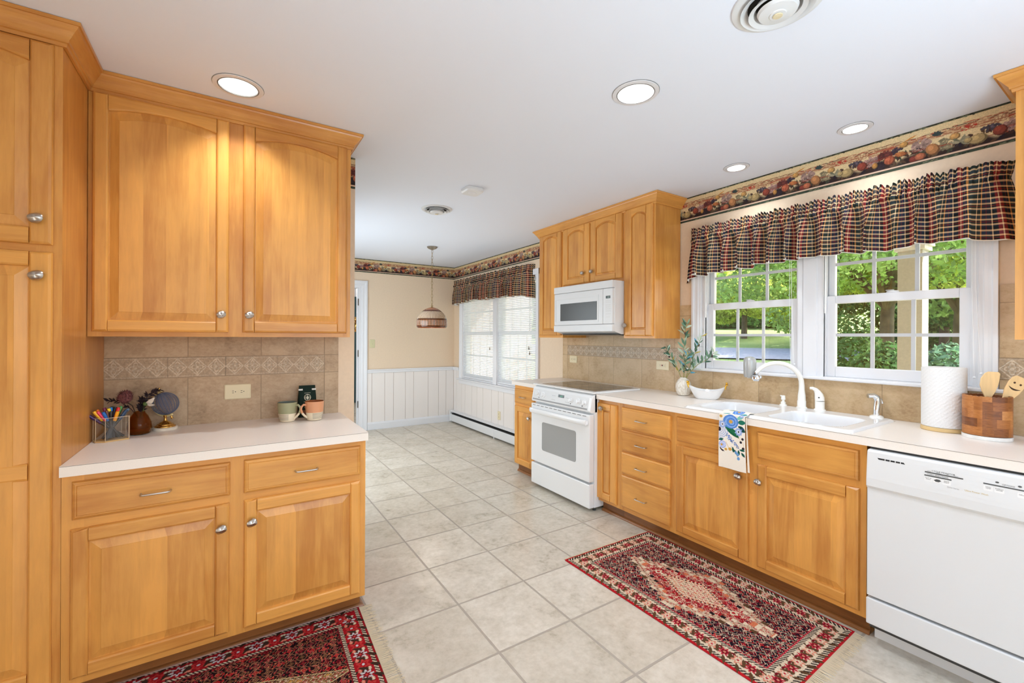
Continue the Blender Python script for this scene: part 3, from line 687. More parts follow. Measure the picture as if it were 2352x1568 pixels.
mb = MB(); mb.box(2.875, XW-.0085, 2.487, 3.268, ZC-.038, ZC); part('countertop_filler', mb, LAM, None, 'thin white counter strip behind the black cooktop', 'countertop')

# window wall upper run
XU = 2.725; P = PR(XU); zt = CEIL-.003
def upper_r(label, y0, y1, z0, stiles, rails):
    t = root('wall_cabinet', (XU, (y0+y1)/2, z0), label, 'cabinet'); mb = MB(); mb.box(XU+.001, XW-.0085, y0, y1, z0, zt); part('carcass', mb, WV, t)
    face_frame(t, P, y0, y1, z0, 2.376, stiles, rails); return t
t = upper_r('narrow tall maple wall cabinet between microwave and window valance', 2.207, 2.5195, 1.342, [(2.207, 2.24), (2.48, 2.5195)], [(1.342, 1.38, 2.24, 2.48), (2.34, 2.376, 2.24, 2.48)])
door(t, P, 2.224, 2.500, 1.359, 2.384, .066, .056, .074, .030, (2.481, 1.446), ins=.012)
t = upper_r('two-door maple wall cabinet directly above the microwave', 2.52, 3.3015, 1.816, [(2.52, 2.56), (2.895, 2.94), (3.27, 3.3015)], [(z, z2, a, b) for z, z2 in ((1.816, 1.85), (2.34, 2.376)) for a, b in ((2.56, 2.895), (2.94, 3.27))])
door(t, P, 2.537, 2.911, 1.838, 2.384, .070, .055, .073, .034, (2.879, 1.932), ins=.016); door(t, P, 2.922, 3.291, 1.842, 2.384, .070, .055, .073, .034, (2.994, 1.931), ins=.016)
t = upper_r('narrow maple wall cabinet left of the microwave beside the dining window', 3.302, 3.688, 1.342, [(3.302, 3.34), (3.655, 3.688)], [(1.342, 1.38, 3.34, 3.655), (2.34, 2.376, 3.34, 3.655)])
door(t, P, 3.319, 3.672, 1.365, 2.384, .065, .055, .055, .030, None, ins=.016)
mb = MB(); sweep(mb, [(XW-.002, 3.688), (XU, 3.688), (XU, 2.207), (XW-.002, 2.207)], CROWN)
part('crown_molding', mb, WH, None, 'maple crown molding on the wall cabinets over the range', 'molding')
t = root('wall_cabinet', (XU, -.1, 1.348), 'maple wall cabinet cut off by the right edge near the paper towel', 'cabinet')
mb = MB(); mb.box(XU+.001, XW-.0085, -.60, .391, 1.348, zt); part('carcass', mb, WV, t)
face_frame(t, P, -.6, .391, 1.348, 2.376, [(.345, .391), (-.6, -.555)], [(1.348, 1.386, -.555, .345), (2.34, 2.376, -.555, .345)])
door(t, P, -.08, .36, 1.365, 2.384, .055, .055, .075, .03, (-.04, 1.44)); door(t, P, -.56, -.12, 1.365, 2.384, .055, .055, .075, .03, (-.15, 1.44))
mb = MB(); sweep(mb, [(XW-.002, .391), (XU, .391), (XU, -.6)][0:3], CROWN); part('crown_molding', mb, WH, None, 'maple crown molding on the cabinet at the right edge', 'molding')

# ------------------------------------------------------------------ range
t = root('range', (2.34, 2.876, 0), 'white slide-in electric range with black glass cooktop', 'range')
y0, y1 = 2.490, 3.262; X0 = 2.345
mb = MB(); mb.box(X0+.03, 2.97, y0, y1, .03, .905); part('body', mb, ENAM, t, bevel=.002)
mb = MB(); mb.box(2.322, X0+.028, y0+.002, y1-.002, .030, .214); part('bottom_drawer', mb, ENAM, t, bevel=.006)
mb = MB(); mb.box(2.320, X0+.026, y0+.002, y1-.002, .232, .750); dr = part('oven_door', mb, ENAM, t, bevel=.006)
WING = plain('oven_window_glass', (158, 160, 160), .12)
def rrect(a0, a1, b0, b1, r, n=5):
    L = []
    for cx, cy, s in ((a1-r, b1-r, 0), (a0+r, b1-r, 1), (a0+r, b0+r, 2), (a1-r, b0+r, 3)):
        for i in range(n+1): q = math.pi/2*(s+i/n); L.append((cx+r*math.cos(q), cy+r*math.sin(q)))
    return L
mb = MB(); mb.prism(lambda u, v, a: (a, u, v), rrect(2.645, 3.095, .352, .600, .02), 2.3185, 2.3205); part('window', mb, WING, dr, label='grey oven door window')
mb = MB(); rings = []
for q, o in ((2.515, .008), (2.535, .026), (2.58, .034), (2.80, .036), (3.17, .034), (3.235, .024), (3.255, .008)): rings.append([(2.322-o*.6+.010*math.cos(s)*1.1-.012, q, .690+.022*math.sin(s)) for s in (2*math.pi*j/14 for j in range(14))])
mb.loft(rings, 0, True); mb.box(2.305, 2.321, 2.512, 2.535, .675, .705); mb.box(2.305, 2.321, 3.235, 3.255, .675, .705); part('handle', mb, ENAM, dr)
mb = MB()
for i in range(12): q = 3.235-i*.0605; mb.box(2.3190, 2.3215, q-.042, q, .735, .7385)
part('vent_slot', mb, BLACK, dr, label='row of dark vent slots')
mb = MB(); pr = [(2.338, .765), (2.328, .772), (2.326, .782), (2.345, .878), (2.358, .898), (2.40, .908), (2.40, .765)]
mb.prism(lambda u, v, a: (u, a, v), pr, y0, y1); cp = part('control_panel', mb, ENAM, t, bevel=.003)
def PP(a, s, d=0): # point on the slanted panel: a along Y, s up the slope
    ux, uz = .019, .096; L = math.hypot(ux, uz); ux, uz = ux/L, uz/L; return (2.326+ux*s-uz*d, a, .782+uz*s+ux*d)
PANEL = plain('panel_grey_white', (216, 218, 220), .35)
mb = MB(); mb.loft([[PP(a, s, d) for a, s in ((y0+.03, .002), (y1-.015, .002), (y1-.015, .098), (y0+.03, .098))] for d in (.0003, .0018)]); part('panel_face', mb, PANEL, cp)
mb = MB(); mb.loft([[PP(a, s, d) for a, s in ((y0+.035, .002), (y1-.018, .002), (y1-.018, .014), (y0+.035, .014))] for d in (.0016, .0024)]); part('grey_strip', mb, MIDG, cp)
mb = MB(); mb.loft([[PP(a, s, d) for a, s in ((2.815, .060), (2.892, .060), (2.892, .084), (2.815, .084))] for d in (.0016, .0026)]); part('display', mb, plain('dark_display', (18, 34, 30), .15), cp)
mb = MB(); mb.text('12:30', .014, lambda x, y: PP(2.853-x, .066+y, .0029)); part('display_digits', mb, emit('green_digits', (60, 190, 140), .5), cp)
for a, s, r in ((3.175, .060, .026), (3.098, .056, .026), (2.722, .054, .019), (2.632, .056, .025), (2.558, .056, .025)):
    mb = MB(); mb.loft([[PP(a+rr*math.cos(q), s+rr*math.sin(q), d) for q in (2*math.pi*j/20 for j in range(20))] for rr, d in ((r, .0018), (r, .005), (r*.62, .007), (r*.58, .020), (r*.5, .022))], 0, True)
    mb.loft([[PP(a+u, s+v, d) for u, v in ((-.004, -r*.6), (.004, -r*.6), (.004, r*.6), (-.004, r*.6))] for d in (.02, .027)]); part('knob', mb, ENAM, cp, label='white round control knob')
mb = MB()
for i in range(4):
    for j in range(2):
        for b0, sg in ((2.965, -1), (2.785, -1)): mb.loft([[PP(b0-i*.017*(1 if i < 3 else 0)+u, .030+j*.034+v, d) for u, v in ((0, 0), (.006, 0), (.006, .003), (0, .003))] for d in (.0018, .0022)])
part('lettering', mb, DARKG, cp)
for a in (3.155, 2.725, 2.585): mb = MB(); mb.loft([[PP(a+u, .022+v, d) for u, v in ((-.004, 0), (.004, 0), (.004, .008), (-.004, .008))] for d in (.0024, .003)]); part('indicator_light', mb, BLACK, cp)
mb = MB(); mb.box(2.350, 2.875, 2.478, 3.276, .9112, .923); part('cooktop_frame', mb, ENAM, t, bevel=.004)
BGL = plain('black_ceramic_glass', (34, 30, 28), .07)
mb = MB(); mb.prism(lambda u, v, a: (u, v, a), rrect(2.410, 2.858, 2.53, 3.22, .008), .9222, .9244); part('cooktop_glass', mb, BGL, t)
for x, y, r in ((2.52, 2.70, .10), (2.52, 3.06, .08), (2.73, 2.70, .075), (2.73, 3.06, .105)):
    mb = MB(); mb.lathe([(r-.002, .9244), (r-.002, .9249), (r, .9249), (r, .9244)], (x, y, 0), 40, caps=False); part('burner_ring', mb, plain('burner_ring_grey', (80, 74, 70), .3) if 'burner_ring_grey' not in bpy.data.materials else bpy.data.materials['burner_ring_grey'], t)
for y in (2.52, 3.23):
    mb = MB(); mb.lathe([(.014, 0), (.014, .006), (.006, .008), (.006, .035)], (2.40, y, 0), 12); part('leg', mb, DARKG, t)

# ------------------------------------------------------------------ microwave over the range
t = root('microwave', (2.6, 2.897, 1.374), 'white over-the-range microwave hung beneath the maple wall cabinets', 'microwave')
a0, a1 = 2.522, 3.278
mb = MB(); mb.prism(lambda u, v, a: (u, a, v), [(2.62, 1.396), (2.62, 1.813), (XW-.01, 1.813), (XW-.01, 1.374), (2.70, 1.374)], a0, a1); part('body', mb, ENAM2, t, bevel=.003)
mb = MB(); mb.prism(lambda u, v, a: (u, a, v), [(2.68, 1.3735), (2.66, 1.3725), (2.70, 1.366), (3.0, 1.366), (3.0, 1.3735)], a0+.01, a1-.01); part('underside', mb, DARKG, t)
def PM(a, h, d): return (2.62-d, a, h)
def slab(mb, a, b, z0, z1, d0, d1, r=.006, m=0):
    mb.loft([[PM(u, v, d0) for u, v in rrect(a, b, z0, z1, r)], [PM(u, v, d1-.003) for u, v in rrect(a, b, z0, z1, r)], [PM(u, v, d1) for u, v in rrect(a+.003, b-.003, z0+.003, z1-.003, r)]], m)
mb = MB(); slab(mb, a0, a1, 1.752, 1.813, 0, .030); slab(mb, a0, a1, 1.396, 1.456, 0, .030); part('front_grille', mb, ENAM2, t)
mb = MB(); slab(mb, 2.634, a1-.002, 1.458, 1.750, 0, .026); md = part('door', mb, ENAM2, t)
mb = MB(); F_ = rrect(2.684, 3.262, 1.478, 1.706, .006); G_ = rrect(2.697, 3.249, 1.488, 1.694, .006); mb.loft([[PM(u, v, .0255) for u, v in F_], [PM(u, v, .0285) for u, v in F_], [PM(u, v, .0285) for u, v in G_], [PM(u, v, .0265) for u, v in G_]], 0, False, False); part('window_frame', mb, ENAM2, md)
mb = MB(); slab(mb, 2.700, 3.187, 1.494, 1.655, .0255, .0270, .004); part('window', mb, plain('microwave_window', (66, 68, 68), .25), md, label='dark grey door window')
mb = MB(); slab(mb, a0+.004, 2.632, 1.458, 1.750, 0, .026); cp = part('control_panel', mb, ENAM2, t)
mb = MB(); slab(mb, 2.546, 2.602, 1.664, 1.690, .0258, .0268, .002); part('display', mb, plain('lcd_dark', (44, 56, 52), .2), cp)
mb = MB(); mb.text('1:22', .016, lambda x, y: PM(2.570-x, 1.671+y, .0272)); part('display_digits', mb, emit('lcd_digits', (150, 170, 160), .4), cp)
mb = MB()
for r_, (z, n) in enumerate(((1.648, 3), (1.634, 3), (1.612, 3), (1.596, 3), (1.580, 3), (1.564, 3), (1.540, 3), (1.514, 2))):
    for i in range(n):
        q = 2.594-i*.021-(.01 if n == 2 else 0); mb.prism(lambda u, v, w: PM(u, v, w), [(q-.008, z-.004), (q+.008, z-.004), (q+.008, z+.004), (q-.008, z+.004)], .0258, .0264, 1)
        mb.text(str((r_*3+i) % 10) if 2 <= r_ <= 5 else ('–' if r_ < 6 else '•'), .009, lambda x, y: PM(q-x, z-.003+y, .0267))
part('keypad', mb, [MIDG, plain('key_white', (218, 219, 220), .4)], cp)

# ------------------------------------------------------------------ dishwasher
t = root('dishwasher', (2.38, .47, 0), 'white built-in dishwasher with printed control panel at right', 'dishwasher')
b0, b1 = .172, .770; PD = PR(2.40)
mb = MB(); mb.box(2.402, XW-.02, b0, b1, .07, .868); part('body', mb, plain('tub_grey', (60, 60, 60), .6), t)
mb = MB(); mb.box(2.366, 2.402, b0, b1, .222, .700); dd = part('door', mb, ENAM2, t, bevel=.004)
mb = MB(); pr = [(2.402, .862), (2.374, .862), (2.366, .855), (2.355, .74), (2.355, .706), (2.362, .695), (2.402, .695)]
mb.prism(lambda u, v, a: (u, a, v), pr, b0, b1); cp = part('control_panel', mb, ENAM2, t, bevel=.003)
def PK(a, z, d=0): return (2.366-.011*(.855-z)/.115-d, a, z)
BTN = plain('button_white', (234, 235, 236), .35); PANELD = plain('console_grey_white', (222, 224, 226), .3)
mb = MB(); L = rrect(.205, .622, .755, .836, .012); mb.loft([[PK(u, v, d) for u, v in L] for d in (-.001, .0007)]); part('console', mb, PANELD, cp)
mb = MB(); mb.loft([[PK(u, v, d) for u, v in ((.640, .826), (.728, .826), (.733, .8325), (.645, .8325))] for d in (-.001, .0006)])
for q in (.655, .672, .689, .706): mb.box(2.362, 2.3645, q-.0012, q+.0012, .826, .833, 1)
part('vent_slot', mb, [BLACK, ENAM2], cp)
mb = MB()
def bar(a, b, z, h=.0045): mb.loft([[PK(u, v, d) for u, v in ((a, z), (b, z), (b, z+h), (a, z+h))] for d in (.0008, .0013)])
bar(.468, .578, .8115); bar(.500, .579, .7985); bar(.300, .415, .8115); bar(.225, .290, .8065)
for a, z in ((.380, .826), (.325, .826)): mb.loft([[PK(a+.005*math.cos(q), z+.003*math.sin(q), d) for q in (2*math.pi*j/12 for j in range(12))] for d in (.0008, .0016)])
def txt(s, a, z, sz): mb.text(s, sz, lambda x, y: PK(a-x, z+y, .0014))
txt('CYCLE MONITOR', .524, .8195, .0085); txt('WASH SELECTIONS', .540, .8045, .0072); txt('OPTIONS', .352, .8185, .0075)
txt('WASH', .565, .8172, .0042); txt('RINSE', .538, .8172, .0042); txt('DRY', .512, .8172, .0042); txt('CLEAN', .488, .8172, .0042)
for s, a, z in (('POTS &', .567, .790), ('PANS', .567, .785), ('RINSE', .514, .790), ('ONLY', .514, .785), ('HIGH', .402, .801), ('TEMP', .402, .796), ('ENERGY', .374, .801), ('SAVER', .374, .796), ('DELAY', .318, .796), ('CANCEL', .240, .793)): txt(s, a, z, .0058)
for pts in ([(.551, .788), (.543, .793), (.534, .793), (.529, .788), (.536, .783), (.545, .783)], [(.284, .796), (.275, .801), (.262, .797), (.260, .788), (.264, .784), (.258, .775), (.276, .781), (.283, .788)]): mb.loft([[PK(u, v, d) for u, v in pts] for d in (.0009, .0014)])
part('console_lettering', mb, DARKG, cp)
for a, z in ((.567, .788), (.540, .788), (.514, .788), (.402, .799), (.374, .799), (.318, .797), (.273, .791), (.240, .794)):
    mb = MB(); mb.loft([[PK(u, v, d) for u, v in rrect(a-.0125, a+.0125, z-.010, z+.008, .003)] for d in (.0006, .0011)]); part('button', mb, BTN, cp)
mb = MB(); txt('Quiet Series', .495, .770, .0068); part('series_print', mb, MIDG, cp)
mb = MB(); txt('Ultra Power Wash', .432, .771, .0082); part('gold_print', mb, plain('gold_print', (206, 178, 100), .5), cp)
mb = MB(); mb.box(2.364, 2.402, b0-.001, b1+.002, .098, .212); part('kick_panel', mb, ENAM2, t, bevel=.005)
mb = MB(); mb.box(2.462, 2.474, b0, b1, 0, .10); 
part('toe_plate', mb, ENAM2, t)
# ------------------------------------------------------------------ sink and taps
def heightfield(x0, x1, y0, y1, step, fn):
    nx, ny = int(round((x1-x0)/step)), int(round((y1-y0)/step)); mb = MB()
    mb.grid(lambda u, v: (x0+(x1-x0)*u, y0+(y1-y0)*v, fn(x0+(x1-x0)*u, y0+(y1-y0)*v)), nx, ny); return mb
def sdrr(x, y, a0, a1, b0, b1, r):
    qx = abs(x-(a0+a1)/2)-(a1-a0)/2+r; qy = abs(y-(b0+b1)/2)-(b1-b0)/2+r
    return math.hypot(max(qx, 0), max(qy, 0))+min(max(qx, qy), 0)-r
sst = lambda t: (lambda q: q*q*(3-2*q))(max(0, min(1, t)))
SX = (2.404, 2.968, .842, 1.728)
def sink_z(x, y):
    o = -sdrr(x, y, *SX, .035); z = ZC+.0006+.012*math.sqrt(max(0, 1-(1-min(1, o/.014))**2)) if o > 0 else ZC+.0004
    for b in ((2.447, 2.822, .905, 1.262), (2.447, 2.822, 1.322, 1.675)):
        i = -sdrr(x, y, *b, .075)
        if i > 0: z -= .012*sst(i/.012)+.165*sst((i-.006)/.030)
    return z
t = root('kitchen_sink', (2.69, 1.285, ZC), 'white double-bowl porcelain sink set into the long counter under the window', 'sink')
part('basin', heightfield(SX[0], SX[1], SX[2], SX[3], .006, sink_z), PORC, t)
for y in (1.085, 1.50):
    mb = MB(); mb.lathe([(.040, 0), (.036, .004), (.016, .002)], (2.63, y, .7475), 24); part('drain', mb, CHROME, t)
TAPW = plain('white_tap_enamel', (240, 238, 232), .15)
t = root('kitchen_faucet', (2.945, 1.287, .923), 'white gooseneck kitchen faucet with grey water filter on its spout', 'faucet')
bx, by = 2.945, 1.287
mb = MB(); mb.lathe([(.029, .9235), (.029, .928), (.0235, .932), (.0235, .966), (.021, .970), (.0205, 1.0), (.0175, 1.022), (.0150, 1.045)], (bx, by, 0)); part('base', mb, TAPW, t)
ex, ey = 2.775, 1.472; mb = MB(); pts = [(bx, by, 1.03), (bx, by, 1.06)]
for i in range(1, 15):
    q = i/14*math.radians(150); k = (1-math.cos(q))/(1-math.cos(math.radians(150))); pts.append((bx+(ex-bx)*k, by+(ey-by)*k, 1.065+.130*math.sin(q)))
mb.tube(pts, [.0165, .0155]+[.0145-.0025*i/13 for i in range(14)], 14); part('spout', mb, TAPW, t)
ez = pts[-1][2]
mb = MB(); mb.lathe([(.017, ez+.004), (.019, ez-.004), (.013, ez-.008)], (ex, ey, 0), 18); mb.lathe([(.024, ez-.012), (.030, ez-.020), (.030, ez-.036), (.024, ez-.040), (.016, ez-.050)], (ex, ey, 0), 20)
mb.loft([[(ex+a, ey+b, z) for a, b in ((-.02, -.02), (.025, .0), (.03, .055), (-.012, .05))] for z in (ez-.036, ez-.016)]); part('diverter', mb, CHROME, t)
FILT = plain('filter_silver_plastic', (176, 178, 178), .35, .3)
mb = MB(); mb.lathe([(.030, ez-.030), (.035, ez-.022), (.037, ez+.06), (.035, ez+.083), (.026, ez+.096), (.010, ez+.101)], (ex+.008, ey+.045, 0), 24); part('water_filter', mb, FILT, t, label='silver grey water filter capsule')
t = root('faucet_handle', (2.955, 1.193, .923), 'white single-lever tap handle between the faucet and chrome sprayer', 'tap handle')
mb = MB(); mb.lathe([(.030, .9235), (.030, .927), (.0245, .930), (.0245, .975)], (2.955, 1.193, 0)); part('base', mb, TAPW, t)
mb = MB(); rg = []
for x, y, z, r in ((2.955, 1.193, .976, .0245), (2.956, 1.195, .995, .0245), (2.957, 1.199, 1.012, .022), (2.955, 1.206, 1.028, .017), (2.950, 1.214, 1.042, .012), (2.942, 1.226, 1.050, .009), (2.934, 1.238, 1.050, .007)): rg.append((x, y, z, r))
mb.tube([q[:3] for q in rg], [q[3] for q in rg], 16); part('lever', mb, TAPW, t)
mb = MB(); mb.ball((2.934, 1.189, .998), .0045); part('indicator_dot', mb, DARKG, t)
t = root('side_sprayer', (2.945, .918, .922), 'chrome pull-out side sprayer at the near end of the sink', 'sprayer')
mb = MB(); mb.lathe([(.031, .9235), (.030, .930), (.019, .936)], (2.945, .918, 0)); part('base', mb, TAPW, t)
mb = MB(); P_ = [(2.945, .918, .935), (2.946, .917, .975), (2.950, .914, 1.010), (2.948, .918, 1.030), (2.936, .930, 1.040), (2.918, .948, 1.037)]
mb.tube(P_, [.0145, .0155, .0165, .017, .013, .012], 16); mb.tube([(2.955, .905, 1.025), (2.962, .896, 1.00)], [.008, .005], 10); part('spray_head', mb, CHROME, t)
t = root('soap_dispenser', (2.952, 1.396, .922), 'small white soap dispenser on the sink deck left of the faucet', 'dispenser')
mb = MB(); mb.lathe([(.022, .9235), (.021, .929), (.014, .932), (.014, .945), (.008, .949), (.007, .958)], (2.952, 1.396, 0)); part('base', mb, TAPW, t)
mb = MB(); mb.lathe([(.009, .957), (.013, .962), (.011, .985), (.006, .987)], (2.952, 1.396, 0)); mb.tube([(2.952, 1.396, .978), (2.940, 1.408, .985)], [.006, .004]); part('pump', mb, TAPW, t)

# dish towel over the counter edge
def towel():
    W, Hf = .150, .315; c = Cv(W, .43, .0016, (240, 232, 220)); y0 = .0
    B1, B2, LB, GR, GD, DK, NV = (98, 146, 216), (62, 110, 190), (150, 172, 220), (24, 96, 64), (206, 160, 76), (44, 34, 44), (44, 74, 120)
    top = .300
    def rose(x, y, r):
        c.disc(x, y, r, r*.9, B1)
        for k in range(4): c.ring(x+.002*k, y-.001*k, r*(.85-.2*k), .0022, (B2, (170, 200, 240))[k % 2])
        c.disc(x, y, r*.24, r*.24, GD)
    def anem(x, y, r):
        c.flower(x, y, r, LB, 9, None, .12); c.flower(x, y, r*.55, (246, 244, 244), 12, None, .3); c.disc(x, y, r*.2, r*.2, DK)
    for k in range(5): c.ring(.004, .215, .010+.009*k, .004, LB)
    c.disc(.004, .218, .010, .012, DK); c.leaf(.035, .242, -.62, .10, .034, GR)
    for k in (-.01, 0, .01): c.line(.04, .24+k, .10, .20+k*.4, .0012, (60, 140, 96))
    c.leaf(.105, .27, .1, .05, .026, (36, 112, 92)); c.leaf(.11, .25, -.6, .05, .028, (24, 70, 62)); c.leaf(.10, .285, .5, .05, .02, (130, 200, 184))
    rose(.068, .268, .043); anem(.022, .248, .022); anem(.113, .218, .024); c.disc(.135, .238, .006, .006, NV)
    rr = random.Random(4)
    for i in range(70):
        q = rr.random(); x = .042+.072*q; y = .190-.062*q+rr.uniform(-1, 1)*.016*(1-.55*q); c.flower(x, y, .0042, rr.choice([B2, NV, LB]), 4, None, .4)
    c.leaf(.0, .155, .3, .03, .014, (24, 84, 76)); c.disc(.022, .132, .019, .021, (132, 158, 224)); c.ring(.022, .132, .014, .003, (240, 240, 246)); c.ring(.022, .132, .008, .002, (240, 240, 246)); c.disc(.018, .130, .006, .006, GD)
    c.line(.040, .15, .056, .118, .0015, GD); c.disc(.040, .107, .008, .007, GD); c.disc(.063, .112, .010, .009, GD); c.line(.112, .19, .125, .17, .0015, GD); c.line(.138, .17, .142, .13, .0018, GD)
    for x, y in ((.126, .163), (.136, .182), (.139, .131)): c.disc(x, y, .007, .007, DK)
    for x, y, a, L in ((.078, .128, -1.4, .032), (.086, .115, -.9, .03), (.112, .118, -1.4, .028), (.128, .108, -.9, .03), (.118, .12, .0, .03)): c.leaf(x, y, a, L, .013, (26, 86, 72))
    for x, y in ((.098, .100), (.108, .092), (.112, .070)): c.disc(x, y, .008, .009, (110, 158, 212))
    c.line(.07, .13, .112, .075, .0015, (26, 86, 72)); c.leaf(.006, .115, -.9, .03, .008, DK); c.leaf(.014, .105, -.6, .022, .007, DK)
    # strip on top of the counter and folding into the sink
    for x, y in ((.02, .312), (.06, .33), (.11, .32)): c.leaf(x, y, .3, .04, .016, (60, 150, 150))
    rose(.09, .345, .03); c.disc(.012, .292, .010, .008, GD); anem(.13, .31, .015); c.leaf(.02, .36, .2, .05, .02, GR)
    return c
tw = towel()
def tw_fn(U, V):
    s = V*.43; y = 1.467-.150*U-.010*(s < .02)*0
    drop = np.clip(.305-s, 0, None); over = np.clip(s-.305, 0, None)
    y = y-.012*(drop/.305)*(.3+.7*U) - .010*over/.1
    x = 2.377+np.minimum(over, .09)-.006-.010*np.sin(drop/.305*1.4)*.9-.003*np.sin(U*7+drop*9)
    z = .9145-drop*.985+np.where(over > 0, .0028+.011*np.clip((over-.020)/.022, 0, 1), 0)-.0*U+.006*np.exp(-((s-.31)/.012)**2)*0
    z = z+.0035*np.sin(np.clip(over/.03, 0, 1)*np.pi/2)-np.clip(over-.078, 0, None)*1.2
    return x, y, z
t = root('dish_towel', (2.375, 1.39, .60), 'blue floral dish towel hanging over the sink edge', 'towel')
CLOTH = painted('cotton_print', .85, .0, spec=.15, bumpn=500)
tm = painted_mesh('cloth', tw.c, tw_fn, CLOTH, t); sm = tm.modifiers.new('thick', 'SOLIDIFY'); sm.thickness = .0018
mb = MB(); mb.grid(lambda u, v: (2.3735-.010*math.sin(v*1.4)*.9+.0035, 1.3165-.017*v-.012*u*(.4+.6*v), .9145-v*.296), 3, 20); part('folded_edge', mb, plain('towel_cream', (238, 228, 214), .9), t)

# ------------------------------------------------------------------ counter things, window side
CREAMG = None
def vase_mat():
    m = NT('cream_glazed_ceramic', .25, .5); p = m.pos(); f = m.noise(m.vm('MULTIPLY', p, (60, 60, 22)), 1.0, 3, .6, 1.5)
    m.set('Base Color', m.ramp(f, [(.4, (214, 204, 188)), (.58, (240, 235, 226))])); return m.m
t = root('ceramic_vase', (2.90, 2.085, ZC), 'small cream spiral-textured vase holding the olive stems', 'vase')
mb = MB(); rings = []
for r, h in ((.024, 0), (.040, .004), (.052, .03), (.0565, .06), (.053, .09), (.041, .115), (.026, .129), (.023, .136), (.019, .136), (.019, .10)):
    rings.append([(2.90+r*(1+.018*math.sin(10*q+h*60))*math.cos(q), 2.085+r*(1+.018*math.sin(10*q+h*60))*math.sin(q), ZC+.0005+h) for q in (2*math.pi*j/60 for j in range(60))])
mb.loft(rings, 0, True); part('body', mb, vase_mat(), t)
OLV = [plain('olive_leaf_%s' % n, c, .5) for n, c in (('dark', (64, 104, 84)), ('mid', (104, 142, 116)), ('pale', (176, 194, 172)))]; OST = plain('olive_stem', (150, 150, 84), .6)
OLIVE = plain('olive_fruit', (62, 38, 40), .25); OYEL = plain('yellow_leaf', (206, 186, 70), .5); OBLU = plain('blue_leaf', (92, 168, 204), .5)
def leaf_blade(mb, base, d, L, W, m, roll=0):
    d = Vector(d).normalized(); s = d.cross(Vector((.1, .2, 1))).normalized(); n = s.cross(d); s2 = s*math.cos(roll)+n*math.sin(roll); n2 = d.cross(s2); b = Vector(base)
    prof = ((0, .08), (.2, .62), (.45, 1), (.7, .8), (.9, .35), (1, .02)); V = []
    for t_, w in prof:
        p = b+d*L*t_-n2*L*.18*t_*t_
        V += [tuple(p-s2*W/2*w+n2*W*.12*w), tuple(p), tuple(p+s2*W/2*w+n2*W*.12*w)]
    mb.add(V, [(3*i+j, 3*i+j+1, 3*i+j+4, 3*i+j+3) for i in range(5) for j in range(2)], m, True)
def olive_branch(label, pts, nl, seed, olives):
    rr = random.Random(seed); pts = [Vector(p) for p in pts]; t = root('olive_branch', tuple(pts[0]), label, 'branch', 'olive stems in the cream vase')
    def at(u):
        k = u*(len(pts)-1); i = min(int(k), len(pts)-2); return pts[i].lerp(pts[i+1], k-i), (pts[i+1]-pts[i]).normalized()
    mb = MB(); mb.tube([at(i/14)[0] for i in range(15)], [.0032-.0022*i/14 for i in range(15)], 6); part('stem', mb, OST, t)
    mb = MB()
    for i in range(nl):
        u = .26+.74*i/(nl-1); p, d = at(u); a = rr.random()*6.28
        side = d.orthogonal().normalized(); side = side*math.cos(a)+d.cross(side)*math.sin(a)
        leaf_blade(mb, p, d*rr.uniform(.35, .9)+side*.8, rr.uniform(.055, .085)*(1-.25*u), rr.uniform(.013, .019), rr.choices([0, 1, 2, 3, 4], [5, 6, 5, .5, .5])[0], rr.random()*3)
    part('foliage', mb, OLV+[OYEL, OBLU], t)
    for u in olives:
        p, d = at(u); q = p+Vector((rr.uniform(-.012, .012), rr.uniform(-.016, .016), -.004)); mb = MB(); mb.ball(tuple(q), .0075, .0075, .011); part('olive', mb, OLIVE, t)
vz = ZC+.105
olive_branch('tallest olive stem standing upright in the cream vase', [(2.902, 2.083, vz), (2.90, 2.08, 1.12), (2.895, 2.075, 1.28), (2.90, 2.07, 1.40), (2.895, 2.055, 1.46)], 34, 1, (.72, .40))
olive_branch('olive stem leaning toward the range over the cream vase', [(2.896, 2.09, vz), (2.885, 2.12, 1.10), (2.87, 2.17, 1.20), (2.86, 2.215, 1.27)], 26, 2, (.70, .85))
olive_branch('olive stem leaning low toward the white bowl', [(2.905, 2.08, vz), (2.90, 2.04, 1.08), (2.89, 1.96, 1.15), (2.89, 1.87, 1.20), (2.90, 1.835, 1.245)], 28, 3, (.88,))
olive_branch('olive stem rising in front of the window casing', [(2.902, 2.078, vz), (2.92, 2.05, 1.12), (2.93, 2.00, 1.25), (2.93, 1.95, 1.37)], 28, 4, (.80,))
olive_branch('short olive stem at the middle of the vase bouquet', [(2.895, 2.08, vz), (2.87, 2.06, 1.09), (2.85, 2.03, 1.17), (2.85, 2.01, 1.235)], 24, 5, (.55,))

